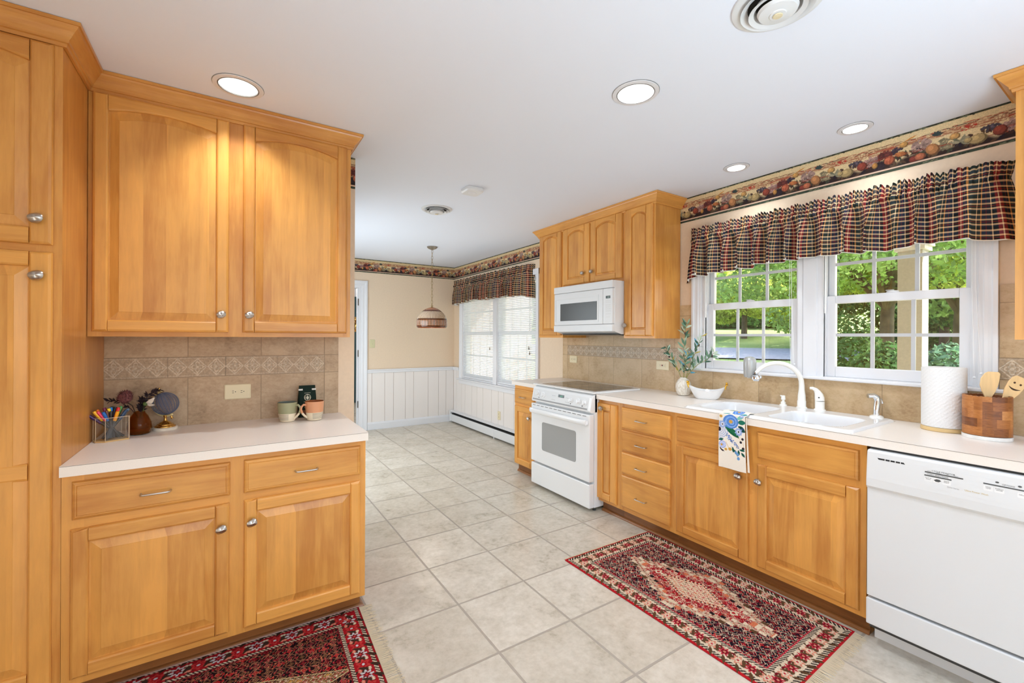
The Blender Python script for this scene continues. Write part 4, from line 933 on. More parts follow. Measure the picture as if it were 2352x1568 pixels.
t = root('serving_bowl', (2.875, 1.875, ZC), 'white boat-shaped bowl with two gold twig handles', 'bowl')
mb = MB(); ang = math.radians(-62); ca, sa = math.cos(ang), math.sin(ang)
def bowlring(L, W, h0, lift, n=44):
    out = []
    for j in range(n):
        q = 2*math.pi*j/n; cx, cy = math.cos(q), math.sin(q); x = L*math.copysign(abs(cx)**.8, cx); y = W*math.copysign(abs(cy)**.8, cy)
        out.append((2.875+x*ca-y*sa, 1.875+x*sa+y*ca, ZC+.0006+h0+lift*abs(cx)**2.2))
    return out
mb.loft([bowlring(.066, .036, 0, 0), bowlring(.080, .044, .010, 0), bowlring(.105, .058, .042, .014), bowlring(.124, .066, .062, .032), bowlring(.1215, .0635, .062, .032), bowlring(.100, .053, .040, .012), bowlring(.070, .036, .008, 0)], 0, True)
part('body', mb, PORC, t)
for s in (-1, 1):
    mb = MB(); p = lambda a, b, h: (2.875+s*a*ca-b*sa, 1.875+s*a*sa+b*ca, ZC+h)
    mb.tube([p(.119, -.022, .082), p(.127, -.022, .108), p(.130, -.006, .118), p(.130, .010, .112), p(.126, .022, .120), p(.119, .024, .084)], [.005, .006, .005, .006, .005, .005], 10); mb.ball(p(.129, -.014, .120), .007); mb.ball(p(.131, .012, .104), .006); mb.tube([p(.124, -.01, .10), p(.121, .0, .075)], .004); part('handle', mb, GOLD, t, label='gold twig handle')
# paper towel roll on its wooden stand
px, py = 2.885, .640
t = root('paper_towel_holder', (px, py, ZC), 'round wooden paper towel stand with a brass rod', 'paper towel holder')
LWOOD = wood('light_wood', 'h', (206, 176, 124), (168, 134, 84), .45)
mb = MB(); mb.lathe([(.080, ZC+.0006), (.082, ZC+.003), (.082, ZC+.016), (.078, ZC+.0185)], (px, py, 0), 40); part('base', mb, LWOOD, t)
mb = MB(); mb.lathe([(.006, ZC+.018), (.006, ZC+.288)], (px, py, 0), 12); part('rod', mb, BRASS, t)
def paper_mat():
    m = NT('quilted_paper', .9, .1, base=(228, 227, 226)); p = m.pos()
    x, y, z = m.xyz(p); w = m.n('TexWave', {'Vector': m.comb(m.ma('MULTIPLY', y, 1.0), z, 0.0), 'Scale': 34.0, 'Distortion': 3.0, 'Detail': 2.0, 'Detail Scale': 2.0}, out='Fac', wave_type='BANDS', bands_direction='DIAGONAL')
    v = m.n('TexVoronoi', {'Vector': p, 'Scale': 170.0}, out='Distance'); m.bump(m.ma('ADD', m.ma('MULTIPLY', w, .8), v), .35, .004); return m.m
mb = MB(); mb.lathe([(.0185, ZC+.0195), (.0775, ZC+.0195), (.0795, ZC+.022), (.0795, ZC+.299), (.077, ZC+.303), (.060, ZC+.3035), (.0205, ZC+.303), (.0185, ZC+.301), (.0185, ZC+.0195)], (px, py, 0), 56, caps=False)
part('paper_towel_roll', mb, paper_mat(), None, 'thick white quilted paper towel roll beside the wooden crock', 'paper towel')
# wooden crock
cx, cy = 2.822, .486
def crock_mat():
    m = NT('acacia_block_wood', .4, .4); p = m.pos(); x, y, z = m.xyz(p)
    row = m.ma('FLOOR', m.ma('DIVIDE', m.ma('SUBTRACT', z, .93), .037)); rn = m.n('TexWhiteNoise', {'W': row}, out='Value', noise_dimensions='1D')
    ang = m.ma('ARCTAN2', m.ma('SUBTRACT', y, cy), m.ma('SUBTRACT', x, cx)); seg = m.ma('FLOOR', m.ma('ADD', m.ma('MULTIPLY', ang, 1.45), m.ma('MULTIPLY', rn, 5.0)))
    idc = m.n('TexWhiteNoise', {'Vector': m.comb(row, seg, 0.0)}, out='Value', noise_dimensions='3D')
    q = m.vm('MULTIPLY', m.vm('ADD', p, m.comb(idc, idc, idc)), (16, 16, 60)); g = m.noise(q, 1.0, 4, .6, 2.0)
    f = m.ma('ADD', m.ma('MULTIPLY', g, .5), m.ma('MULTIPLY', idc, .5))
    m.set('Base Color', m.ramp(f, [(.15, (92, 50, 24)), (.4, (136, 80, 38)), (.6, (170, 106, 52)), (.85, (204, 142, 82))])); return m.m
CROCKW = crock_mat()
t = root('utensil_crock', (cx, cy, ZC), 'oval wood-block utensil crock with white base next to the paper towel', 'crock')
ro = math.radians(-52)
mb = MB(); mb.lathe([(.078, ZC+.0006), (.079, ZC+.004), (.079, ZC+.0165)], (cx, cy, 0), 48, sx=1.0, sy=1.0); part('base', mb, plain('white_marble', (232, 230, 226), .3, noise=.03, nscale=30), t)
mb = MB(); rings = []
for r, h in ((.074, .0170), (.0775, .0185), (.0775, .187), (.0765, .189), (.069, .189), (.068, .186), (.068, .03)):
    rings.append([(cx+r*math.cos(q), cy+r*math.sin(q), ZC+h+(.0012*math.sin(40*q) if h > .18 else 0)) for q in (2*math.pi*j/64 for j in range(64))])
mb.loft(rings, 0, True); part('body', mb, CROCKW, t)
BAMB = wood('bamboo', 'v', (232, 196, 142), (204, 160, 104), .5)
def spatula(label, base, tip, wdir, prof, holes=None):
    t = root('wooden_spatula', base, label, 'spatula', 'wooden utensils in the crock'); b, e = Vector(base), Vector(tip); ax = (e-b).normalized(); w = Vector(wdir); w = (w-ax*w.dot(ax)).normalized(); n = ax.cross(w); L = (e-b).length
    mb = MB(); mb.loft([[tuple(b+ax*L*u+w*(v+o)+n*d) for v, d in ((-h, -.003), (h, -.003), (h, .003), (-h, .003))] for u, h, o in prof]); o = part('blade', mb, BAMB, t, bevel=.002)
    if holes:
        mb = MB()
        for kind, u, v in holes:
            c = b+ax*L*u+w*v
            if kind == 'eye': mb.loft([[tuple(c+(w*math.cos(q)+ax*math.sin(q))*.0042+n*d) for q in (2*math.pi*j/14 for j in range(14))] for d in (-.0034, .0034)])
            else:
                A = [(-.022+.044*i/10, -.010*(1-(2*i/10-1)**2)) for i in range(11)]; Bq = [(-.022+.044*i/10, -.004*(1-(2*i/10-1)**2)+.001) for i in range(10, -1, -1)]
                mb.loft([[tuple(c+w*x+ax*y+n*d) for x, y in A+Bq] for d in (-.0034, .0034)])
        part('face_cutout', mb, plain('burnt_wood', (70, 44, 26), .8), t, label='smiling face cut into the blade')
cam_w = (.62, -.78, 0)
spatula('flat wooden spatula standing at the left in the wooden crock', (cx+.012, cy+.005, ZC+.035), (cx+.022, cy-.004, 1.205), (.66, -.75, .10), [(0, .009, 0), (.45, .009, 0), (.56, .012, 0), (.66, .024, 0), (.76, .032, 0), (.88, .033, .003), (.97, .027, .010), (1, .018, .014)])
spatula('wooden slotted spatula with a smiling face in the crock', (cx-.004, cy+.006, ZC+.035), (cx+.062, cy-.092, 1.185), (.58, -.72, .45), [(0, .008, 0), (.42, .009, 0), (.60, .016, 0), (.74, .028, 0), (.88, .031, 0), (.96, .027, 0), (1, .016, 0)], [('eye', .88, -.011), ('eye', .88, .012), ('smile', .80, 0)])
# ------------------------------------------------------------------ left counter things
ACR = glass_mat('clear_acrylic', (.97, .98, .98, 1), .05)
t = root('pen_cup', (-.433, 2.572, ZL), 'clear acrylic pen cup with gold base full of coloured markers', 'pen cup')
rot = math.radians(24); ca, sa = math.cos(rot), math.sin(rot); oc = (-.433, 2.572)
hexp = [(-.056, -.010), (-.030, -.036), (.050, -.036), (.056, -.022), (.056, .022), (.044, .036), (-.044, .036), (-.056, .022)]
rp = lambda u, v, k=1: (oc[0]+(u*ca-v*sa)*k, oc[1]+(u*sa+v*ca)*k)
mb = MB(); mb.loft([[(*rp(u, v), z) for u, v in hexp] for z in (ZL+.0006, ZL+.006)]); part('base', mb, plain('light_gold_wood', (206, 170, 112), .35), t)
mb = MB(); H0, H1 = ZL+.006, ZL+.104
mb.loft([[(*rp(u, v), H0) for u, v in hexp], [(*rp(u, v), H1) for u, v in hexp], [(*rp(u, v, .965), H1) for u, v in hexp], [(*rp(u, v, .965), H0+.001) for u, v in hexp]], 0, False, False); part('wall', mb, ACR, t)
RIMG = plain('acrylic_edge', (214, 190, 160), .3)
mb = MB()
for u, v in hexp: q = rp(u, v, .99); mb.tube([(*q, H0), (*q, H1)], .0011, 6)
mb.tube([(*rp(u, v, .985), H1) for u, v in hexp+hexp[:1]], .0011, 6); part('edge_strip', mb, RIMG, t)
PENS = [('purple', (66, 34, 92)), ('yellow', (246, 190, 40)), ('pink', (232, 60, 96)), ('blue', (20, 104, 190)), ('orange', (250, 128, 30)), ('maroon', (112, 26, 66)), ('bright yellow', (248, 226, 30)), ('sky blue', (30, 130, 220)), ('black', (26, 26, 30)), ('amber', (250, 168, 30)), ('red', (226, 30, 40)), ('green', (84, 160, 92)), ('dark green', (36, 60, 52)), ('brown', (112, 62, 44)), ('navy', (40, 68, 104)), ('grey blue', (98, 118, 136)), ('charcoal', (44, 46, 50)), ('olive', (104, 96, 46))]
TOPS = [(-.085, .015, .105), (-.068, .005, .122), (-.055, .0, .120), (-.037, -.01, .117), (-.052, .02, .126), (-.027, .01, .134), (-.012, .0, .130), (.0, .012, .132), (-.006, -.012, .118), (.016, -.034, .116), (.030, .004, .130), (.044, .016, .132), (.010, .028, .134), (-.022, -.004, .122), (.062, .0, .116), (.075, .016, .118), (.022, .022, .132), (.050, .028, .128)]
WHEREP = ['far left of the pen cup', 'left side of the pen cup', 'left front of the pen cup', 'front of the pen cup', 'left back of the pen cup', 'back middle of the pen cup', 'middle of the pen cup', 'top middle of the pen cup', 'front middle of the pen cup', 'front rim, leaning forward', 'right of the pen cup', 'right back of the pen cup', 'back of the pen cup', 'middle left of the pen cup', 'lower right of the pen cup', 'far right of the pen cup', 'back right of centre in the pen cup', 'rear right corner of the pen cup']
for i, ((nm, c), (u, v, h)) in enumerate(zip(PENS, TOPS)):
    rr = random.Random(i+20); b = Vector((*rp(-u*.42+rr.uniform(-.006, .006), -v*.4+rr.uniform(-.008, .008)), ZL+.0125)); e = Vector((*rp(u*.84, max(-.028, v)), ZL+h*.95+.018)); ax = (e-b)
    t = root('marker', tuple(b), f'{nm} marker at the {WHEREP[i]}', 'marker', 'coloured markers in the clear pen cup')
    mt = plain('marker_%s' % nm.replace(' ', '_'), c, .3)
    mb = MB(); mb.tube([tuple(b), tuple(b+ax*.66)], .0056, 10); part('barrel', mb, plain('marker_barrel_%d' % i, rr.choice([(36, 38, 42), (44, 48, 56), (60, 64, 70)]), .3), t)
    mb = MB(); mb.tube([tuple(b+ax*.655), tuple(b+ax*.97), tuple(b+ax)], [.0066, .0064, .005], 10); part('cap', mb, mt, t)
# amber vase and dried stems
AMB = NT('amber_glass', .05, .5, base=(206, 122, 40)); AMB.b.inputs['Transmission Weight'].default_value = .92; AMB.b.inputs['IOR'].default_value = 1.25
vx, vy = -.352, 2.672
t = root('amber_vase', (vx, vy, ZL), 'round amber glass bud vase between the pen cup and globe', 'vase')
mb = MB(); mb.lathe([(.028, ZL+.0006), (.040, ZL+.005), (.046, ZL+.030), (.044, ZL+.055), (.032, ZL+.085), (.022, ZL+.100), (.020, ZL+.106), (.0175, ZL+.106), (.0195, ZL+.098), (.029, ZL+.083), (.040, ZL+.055), (.042, ZL+.030), (.036, ZL+.009), (.02, ZL+.006)], (vx, vy, 0), 36); part('body', mb, AMB.m, t)
DRK = plain('dark_plum_leaf', (40, 22, 30), .7); PROT = plain('dusty_mauve_petal', (112, 64, 64), .9, noise=.2, nscale=180); STEMB = plain('dark_stem', (62, 48, 34), .8)
def sprig(label, pts, n, L, seed):
    rr = random.Random(seed); t = root('dried_sprig', pts[0], label, 'dried stem', 'dried stems in the amber vase'); mb = MB(); mb.tube(pts, .0016, 6); part('stem', mb, DRK, t); mb = MB(); P_ = [Vector(p) for p in pts]
    for i in range(n):
        u = (.35+.65*i/n)*(len(P_)-1); k = min(int(u), len(P_)-2); p = P_[k].lerp(P_[k+1], u-k); d = (P_[k+1]-P_[k]).normalized(); a = rr.random()*6.28; s = d.orthogonal().normalized(); s = s*math.cos(a)+d.cross(s)*math.sin(a)
        leaf_blade(mb, p, d*.7+s, L*rr.uniform(.7, 1.1), L*.34, 0, rr.random()*3)
    part('foliage', mb, DRK, t)
vt = ZL+.075
sprig('dark dried leafy sprig leaning left behind the mauve flower', [(vx-.004, vy, vt), (vx-.03, vy, 1.005), (vx-.075, vy+.005, 1.045), (vx-.118, vy+.0, 1.048)], 30, .022, 1)
sprig('dark dried leafy sprig leaning right toward the globe top', [(vx+.004, vy, vt), (vx+.012, vy, 1.02), (vx+.03, vy+.01, 1.065), (vx+.075, vy+.01, 1.085)], 44, .024, 2)
sprig('thick dark leafy sprig standing at the centre of the amber vase', [(vx, vy+.004, vt), (vx+.006, vy, 1.0), (vx+.012, vy-.004, 1.05)], 40, .03, 3)
t = root('dried_flower', (vx-.006, vy, vt), 'round dusty mauve dried flower head in the amber vase', 'dried stem', 'dried stems in the amber vase')
mb = MB(); mb.tube([(vx-.006, vy, vt), (vx-.025, vy-.005, 1.02), (vx-.046, vy-.01, 1.04)], .0022, 6); part('stem', mb, STEMB, t)
mb = MB(); fc = Vector((vx-.050, vy-.012, 1.062)); mb.ball(tuple(fc), .027, .026, .028, 18, 12); rr = random.Random(6)
for i in range(260):
    a, b = rr.random()*6.28, math.acos(rr.uniform(-1, 1)); d = Vector((math.sin(b)*math.cos(a), math.sin(b)*math.sin(a), math.cos(b))); leaf_blade(mb, fc+d*.020, d+Vector((0, 0, .7)), .016, .004, 0, a)
part('flower_head', mb, PROT, t)
t = root('white_flower', (vx+.008, vy, vt), 'white tulip-like flower beside the globe in the amber vase', 'dried stem', 'dried stems in the amber vase')
mb = MB(); mb.tube([(vx+.008, vy, vt), (vx+.016, vy-.01, 1.0), (vx+.020, vy-.015, 1.022)], .0018, 6); mb.ball((vx+.022, vy-.015, 1.026), .009, .008, .010); part('stem', mb, plain('green_stem', (74, 96, 46), .7), t)
mb = MB()
for d, L in (((.9, 0, .55), .042), ((.9, -.2, -.35), .036), ((.7, .4, .4), .04), ((.8, -.4, .3), .036)): leaf_blade(mb, (vx+.024, vy-.016, 1.028), d, L, .022, 0, .6)
part('petal', mb, plain('cream_petal', (228, 216, 204), .7), t)
# globe
gx, gy = -.262, 2.732; gz = ZL+.128; RG = .054
t = root('desk_globe', (gx, gy, ZL), 'small blue wire desk globe on a brass stand with marble foot', 'globe')
mb = MB(); mb.lathe([(.050, ZL+.0006), (.051, ZL+.003), (.051, ZL+.013), (.049, ZL+.0145)], (gx, gy, 0), 40); part('foot', mb, plain('cream_marble', (228, 218, 202), .35, noise=.04, nscale=40), t)
mb = MB(); mb.lathe([(.042, ZL+.0145), (.042, ZL+.020), (.034, ZL+.024), (.034, ZL+.028), (.026, ZL+.031), (.022, ZL+.036), (.011, ZL+.041), (.007, ZL+.046), (.006, ZL+.060), (.008, ZL+.064), (.008, ZL+.070)], (gx, gy, 0), 32); part('stand', mb, BRASS, t)
tilt = math.radians(-24); axd = Vector((math.sin(-.42)*.84, .15, math.cos(.42))).normalized()
e1 = Vector((-.84*1, .54*1, 0)); e1 = (e1-axd*e1.dot(axd)).normalized()          # plane of the meridian arc
mb = MB(); rings = []
for i in range(33):
    q = math.radians(-8+i*196/32); d = axd*math.cos(q)+e1*math.sin(q); n = axd.cross(e1); cc = Vector((gx, gy, gz))
    rings.append([tuple(cc+d*r+n*w) for r, w in ((RG+.004, -.005), (RG+.012, -.005), (RG+.012, .005), (RG+.004, .005))])
mb.loft(rings); part('meridian_arm', mb, plain('pale_brass', (232, 216, 158), .35, .15), t)
mb = MB()
for s in (1, -1): p = Vector((gx, gy, gz)); mb.tube([tuple(p+axd*s*(RG-.002)), tuple(p+axd*s*(RG+.016))], .0028, 8); mb.tube([tuple(p+axd*s*(RG+.014)), tuple(p+axd*s*(RG+.020)), tuple(p+axd*s*(RG+.027))], [.006, .004, .0065], 12)
part('axis_pin', mb, BRASS, t)
BLUEW = plain('slate_blue_wire', (92, 104, 134), .5, .1)
mb = MB(); u1 = axd.orthogonal().normalized(); u2 = axd.cross(u1); cc = Vector((gx, gy, gz))
for i in range(1, 30):
    q = math.pi*i/30; mb.tube([tuple(cc+axd*RG*math.cos(q)+(u1*math.cos(a)+u2*math.sin(a))*RG*math.sin(q)) for a in (2*math.pi*j/36 for j in range(37))], .0009, 5, cap=False)
for k in range(12):
    a = math.pi*2*k/12; mb.tube([tuple(cc+axd*RG*math.cos(q)+(u1*math.cos(a)+u2*math.sin(a))*RG*math.sin(q)) for q in (math.pi*j/20 for j in range(21))], .0013, 5, cap=False)
part('wire_sphere', mb, BLUEW, t)
# mugs
def mug(label, x, y, col, inner, hand):
    t = root('mug', (x, y, ZL), label, 'mug', 'two-tone mugs on the left counter'); CR = bpy.data.materials.get('mug_cream') or plain('mug_cream', (236, 222, 196), .4)
    gl = plain('mug_glaze_%s' % col[0], col[1], .25); k = bpy.data.materials.get('mug_line') or plain('mug_line', (70, 64, 64), .5); ig = plain('mug_inner_%s' % col[0], inner, .2)
    mb = MB(); pr = [(.030, .0006), (.036, .003), (.041, .020), (.0445, .045), (.0445, .0452), (.0475, .075), (.0485, .103), (.0475, .1045), (.0455, .103), (.044, .075), (.040, .045), (.034, .012), (.01, .009)]
    n = 40
    rings = [[(x+r*math.cos(q), y+r*math.sin(q), ZL+h) for q in (2*math.pi*j/n for j in range(n))] for r, h in pr]
    for i in range(len(rings)-1): mb.loft(rings[i:i+2], 0 if i < 4 else (1 if i < 7 else 2), True, False)
    mb.add(rings[0], [tuple(range(n))], 0); mb.add(rings[-1], [tuple(range(n))], 2); b = part('body', mb, [CR, gl, ig], t)
    mb = MB()
    for i in range(5):
        h = .014+.0066*i; r = np.interp(h, [p[1] for p in pr[:5]], [p[0] for p in pr[:5]])+.0003; a0 = hand+.9; mb.tube([(x+r*math.cos(a0+q), y+r*math.sin(a0+q), ZL+h) for q in (4.5*j/30 for j in range(31))], .0009, 5)
    part('stripe', mb, k, b, label='dark painted ring lines')
    mb = MB(); d = Vector((math.cos(hand), math.sin(hand), 0)); pts = [(.045, .086), (.060, .090), (.071, .080), (.074, .066), (.068, .046), (.055, .030), (.040, .018)]
    L = [tuple(Vector((x, y, ZL))+d*a+Vector((0, 0, h))) for a, h in pts]
    for seg, m in ((L[:5], 0), (L[4:], 1)): mb.tube(seg, [.0058]*len(seg), 10, m)
    part('handle', mb, [gl, CR], t)
mug('sage green mug with cream striped base in front of the coffee bag', .267, 2.655, ('sage', (158, 158, 124)), (104, 112, 104), math.radians(-38))
mug('terracotta orange mug with cream striped base nearest the counter end', .398, 2.625, ('terracotta', (218, 156, 116)), (150, 84, 46), math.radians(197))
t = root('coffee_bag', (.378, 2.757, ZL), 'dark green coffee bag standing behind the two mugs', 'coffee bag')
BAG = plain('dark_green_foil', (16, 36, 28), .7, 0, .2); PRN = plain('bag_print', (206, 200, 176), .5)
mb = MB(); bw = lambda h: (.047 if h < .10 else .047-(h-.10)*.06); bd = lambda h: max(.004, .030*(1-(h/.178)**2.2))
mb.loft([[(.378+sx*bw(h), 2.757+sy*bd(h), ZL+.0006+h) for sx, sy in ((-1, -.75), (-.85, -1), (.85, -1), (1, -.75), (1, .75), (.85, 1), (-.85, 1), (-1, .75))] for h in (0, .004, .03, .06, .09, .12, .14, .155, .165, .178)]); bb = part('body', mb, BAG, t)
mb = MB()
for s in (-1, 1): mb.box(.378+s*.024, .378+s*.0455, 2.757-.0125, 2.757-.004, ZL+.152, ZL+.161)
part('tin_tie', mb, plain('silver_tie', (220, 220, 214), .3), t)
ys = lambda h: 2.757-bd(h)-.0012
PB = lambda x, h: (.378+x, ys(h), ZL+h)
mb = MB(); lc = .112
for r0, r1 in ((.0155, .0180),): mb.loft([[PB(r*math.cos(q), lc+r*math.sin(q)) for q in (2*math.pi*j/28 for j in range(28))] for r in (r0, r1)], 0, False, False)
mb.add([PB(.0075*math.cos(q)*(.75+.25*math.cos(2*q)), lc-.002+.0105*math.sin(q)) for q in (2*math.pi*j/20 for j in range(20))], [tuple(range(20))])
for s in (-1, 1): mb.tube([PB(s*.009, lc+.006), PB(s*.013, lc), PB(s*.011, lc-.008)], .0012, 5)
mb.add([PB(.005*a, lc+.012+.006*b) for a, b in ((-1, 0), (-1, .7), (-.5, .3), (0, 1), (.5, .3), (1, .7), (1, 0))], [(0, 1, 2), (0, 2, 6), (2, 4, 6), (2, 3, 4), (4, 5, 6)])
mb.text('STARBUCKS', .0075, lambda x, y: PB(x, .085+y)); mb.text('HOUSE', .011, lambda x, y: PB(x, .068+y)); mb.text('BLEND', .011, lambda x, y: PB(x, .054+y)); mb.box(.362, .394, ys(.138)-.0005, ys(.138), ZL+.136, ZL+.1375)
part('print', mb, PRN, bb)
mb = MB(); mb.add([PB(a, h) for a, h in ((-.03, .012), (.03, .012), (.03, .042), (-.03, .042))], [(0, 1, 2, 3)]); mb.v = [(a, b-.0004, c) for a, b, c in mb.v]; part('label_patch', mb, plain('bag_label_brown', (120, 70, 44), .5), bb)

# ------------------------------------------------------------------ outlets and switches
def outlet(label, P, a, h, w, hh, horiz, kind='duplex'):
    c = P(a, h, 0); t = root('outlet' if kind != 'switch' else 'light_switch', c, label, 'outlet' if kind != 'switch' else 'switch')
    mb = MB(); L = rrect(a-w/2, a+w/2, h-hh/2, h+hh/2, .006); L2 = rrect(a-w/2+.004, a+w/2-.004, h-hh/2+.004, h+hh/2-.004, .004)
    mb.loft([[P(u, v, .0004) for u, v in L], [P(u, v, .003) for u, v in L], [P(u, v, .0055) for u, v in L2]]); part('plate', mb, IVORY, t)
    mk = MB(); sl = MB(); D = lambda u, v: (a+(u if horiz else v), h+(v if horiz else u))
    if kind == 'duplex':
        for s in (-1, 1):
            o = s*.0195; mk.loft([[P(*D(o+.0165*math.cos(q), max(-.013, min(.013, .017*math.sin(q)))), d) for q in (2*math.pi*j/24 for j in range(24))] for d in (.005, .0072)])
            for v in (-.005, .005): sl.loft([[P(*D(o+x-.002, v+y), d) for x, y in ((-.004, -.0011), (.004, -.0011), (.004, .0011), (-.004, .0011))] for d in (.0065, .0076)])
            sl.loft([[P(*D(o+.009+.0024*math.cos(q), .0024*math.sin(q)), d) for q in (2*math.pi*j/10 for j in range(10))] for d in (.0065, .0076)])
    elif kind == 'gfci':
        mk.loft([[P(*D(u, v), d) for u, v in rrect(-.033, .033, -.0165, .0165, .003)] for d in (.005, .0075)])
        for s in (-1, 1):
            for v in (-.005, .005): sl.loft([[P(*D(s*.021+x, v+y), d) for x, y in ((-.0035, -.001), (.0035, -.001), (.0035, .001), (-.0035, .001))] for d in (.007, .0079)])
    else: mk.loft([[P(a+u*k, h+v*k+(.004 if d > .006 else 0), d) for u, v in ((-.005, -.011), (.005, -.011), (.005, .011), (-.005, .011))] for d, k in ((.005, 1), (.014, .6))])
    part('receptacle' if kind != 'switch' else 'toggle', mk, IVORY, t)
    if kind != 'switch': part('slot', sl, BLACK, t)
    if kind == 'gfci':
        mb = MB(); mb.loft([[P(*D(x-.004, y), d) for x, y in ((-.003, -.006), (.003, -.006), (.003, .006), (-.003, .006))] for d in (.007, .0085)]); part('button', mb, BLACK, t); mb = MB(); mb.loft([[P(*D(x+.005, y), d) for x, y in ((-.003, -.006), (.003, -.006), (.003, .006), (-.003, .006))] for d in (.007, .0085)]); part('button', mb, plain('red_button', (160, 40, 36), .4), t)
outlet('ivory double outlet on the left backsplash above the short counter', PL(YL-.0095), .040, 1.045, .122, .080, True)
outlet('ivory double outlet on the backsplash behind the cooktop', PR(YS-.0005), 3.490, 1.118, .115, .074, True)
outlet('ivory outlet with test buttons on the backsplash left of the olive vase', PR(YS-.0005), 2.370, 1.118, .127, .076, True, 'gfci')
outlet('ivory outlet low on the wainscot above the baseboard heater', PR(XW-.0125), 4.975, .300, .072, .115, False)
IVORY = plain('aged_ivory', (206, 200, 160), .4)
outlet('ivory light switch on the peach dining wall beside the doorway', PL(YD-.0005), 1.735, 1.238, .076, .120, False, 'switch')
# ------------------------------------------------------------------ ceiling fixtures
RINGL = plain('shadow_ring', (120, 118, 114), .5); CANW = plain('can_white', (245, 245, 245), .4)
LL = ['recessed ceiling light close above the left wall cabinet', 'large recessed ceiling light in the middle of the kitchen ceiling', 'recessed ceiling light above the sink, nearer the right edge', 'small recessed ceiling light near the fruit border above the window end', 'added unseen recessed light behind the camera at left', 'added unseen recessed light behind the camera in the middle', 'added unseen recessed light behind the camera at right']
for (x, y, r, e), lb in zip(LIGHTS, LL):
    t = root('recessed_light', (x, y, CEIL), lb, 'ceiling light')
    mb = MB(); ri = r-.022; mb.lathe([(r, CEIL-.0005), (r-.001, CEIL-.005), (ri+.004, CEIL-.006), (ri+.001, CEIL-.001), (ri+.001, CEIL+.001), (r, CEIL+.0005)], (x, y, 0), 48, caps=False); part('trim_ring', mb, WHITE, t)
    mb = MB(); mb.lathe([(r+.0012, CEIL-.0004), (r+.0012, CEIL-.002), (r-.0005, CEIL-.002)], (x, y, 0), 48, caps=False); mb.lathe([(ri+.003, CEIL-.0062), (ri-.001, CEIL-.0062), (ri-.001, CEIL-.001)], (x, y, 0), 48, caps=False); part('shadow_gap', mb, RINGL, t)
    mb = MB(); mb.lathe([(ri, CEIL-.002), (ri-.002, CEIL+.06), (ri-.012, CEIL+.13), (.002, CEIL+.131)], (x, y, 0), 40, caps=False); part('can', mb, CANW, t)
    mb = MB(); mb.lathe([(ri*.70, CEIL+.118), (ri*.70, CEIL+.105), (ri*.6, CEIL+.100), (.002, CEIL+.0985)], (x, y, 0), 32, caps=False); part('lamp_lens', mb, LAMPGLOW, t)
    l = bpy.data.lights.new('downlight', 'SPOT'); l.energy = e*.95; l.color = (.93, .97, 1.0); l.spot_size = math.radians(106 if y > 2 else 128); l.spot_blend = .85 if y > 2 else .55; l.shadow_soft_size = .035
    o = bpy.data.objects.new('bulb', l); COL.objects.link(o); o.parent = t; o.location = (0, 0, .035)
VGAP = plain('vent_dark', (26, 24, 22), .8)
def ceiling_vent(x, y, r, label):
    t = root('ceiling_vent', (x, y, CEIL), label, 'vent')
    mb = MB(); mb.lathe([(r*.72, CEIL-.0008), (.001, CEIL-.0008)], (x, y, 0), 40, caps=False); part('opening', mb, VGAP, t)
    mb = MB(); mb.lathe([(r, CEIL-.0005), (r-.002, CEIL-.006), (r*.86, CEIL-.010), (r*.70, CEIL-.004), (r*.70, CEIL-.001)], (x, y, 0), 48, caps=False); part('flange', mb, ENAM2, t)
    for k, (a, b, d) in enumerate(((.64, .80, .014), (.46, .62, .024), (.0, .44, .034))):
        mb = MB()
        if a: mb.lathe([(r*a, CEIL-.004), (r*(a+.05), CEIL-d), (r*b, CEIL-d-.006), (r*b, CEIL-d-.004), (r*(a+.06), CEIL-d+.002), (r*(a+.015), CEIL-.004)], (x, y, 0), 48, caps=False)
        else: mb.lathe([(r*.44, CEIL-d+.008), (r*.40, CEIL-d-.002), (r*.18, CEIL-d-.006), (r*.17, CEIL-d-.009), (.001, CEIL-d-.010)], (x, y, 0), 48, caps=False)
        part('cone_ring', mb, ENAM2, t)
    mb = MB(); mb.lathe([(r*.11, CEIL-.0445), (r*.10, CEIL-.047), (.001, CEIL-.048)], (x, y, 0), 24, caps=False); part('center_screw', mb, plain('cream_plastic', (222, 210, 176), .4) if 'cream_plastic' not in bpy.data.materials else bpy.data.materials['cream_plastic'], t)
ceiling_vent(1.506, .735, .137, 'large round white ceiling air vent cut off by the top edge'); ceiling_vent(1.503, 3.537, .132, 'round white ceiling air vent toward the dining area, above the pendant')
t = root('smoke_detector', (1.52, 2.908, CEIL), 'white square smoke detector on the ceiling before the far vent', 'smoke detector')
mb = MB(); mb.loft([[(1.52+u*k, 2.908+v*k, z) for u, v in rrect(-.07, .07, -.07, .07, .03)] for k, z in ((.96, CEIL-.0005), (1, CEIL-.004), (1, CEIL-.022), (.9, CEIL-.032))]); part('housing', mb, ENAM2, t)
mb = MB(); mb.lathe([(.03, CEIL-.0318), (.028, CEIL-.035), (.001, CEIL-.0355)], (1.52, 2.908, 0), 24, caps=False); part('grille', mb, WHITE, t)

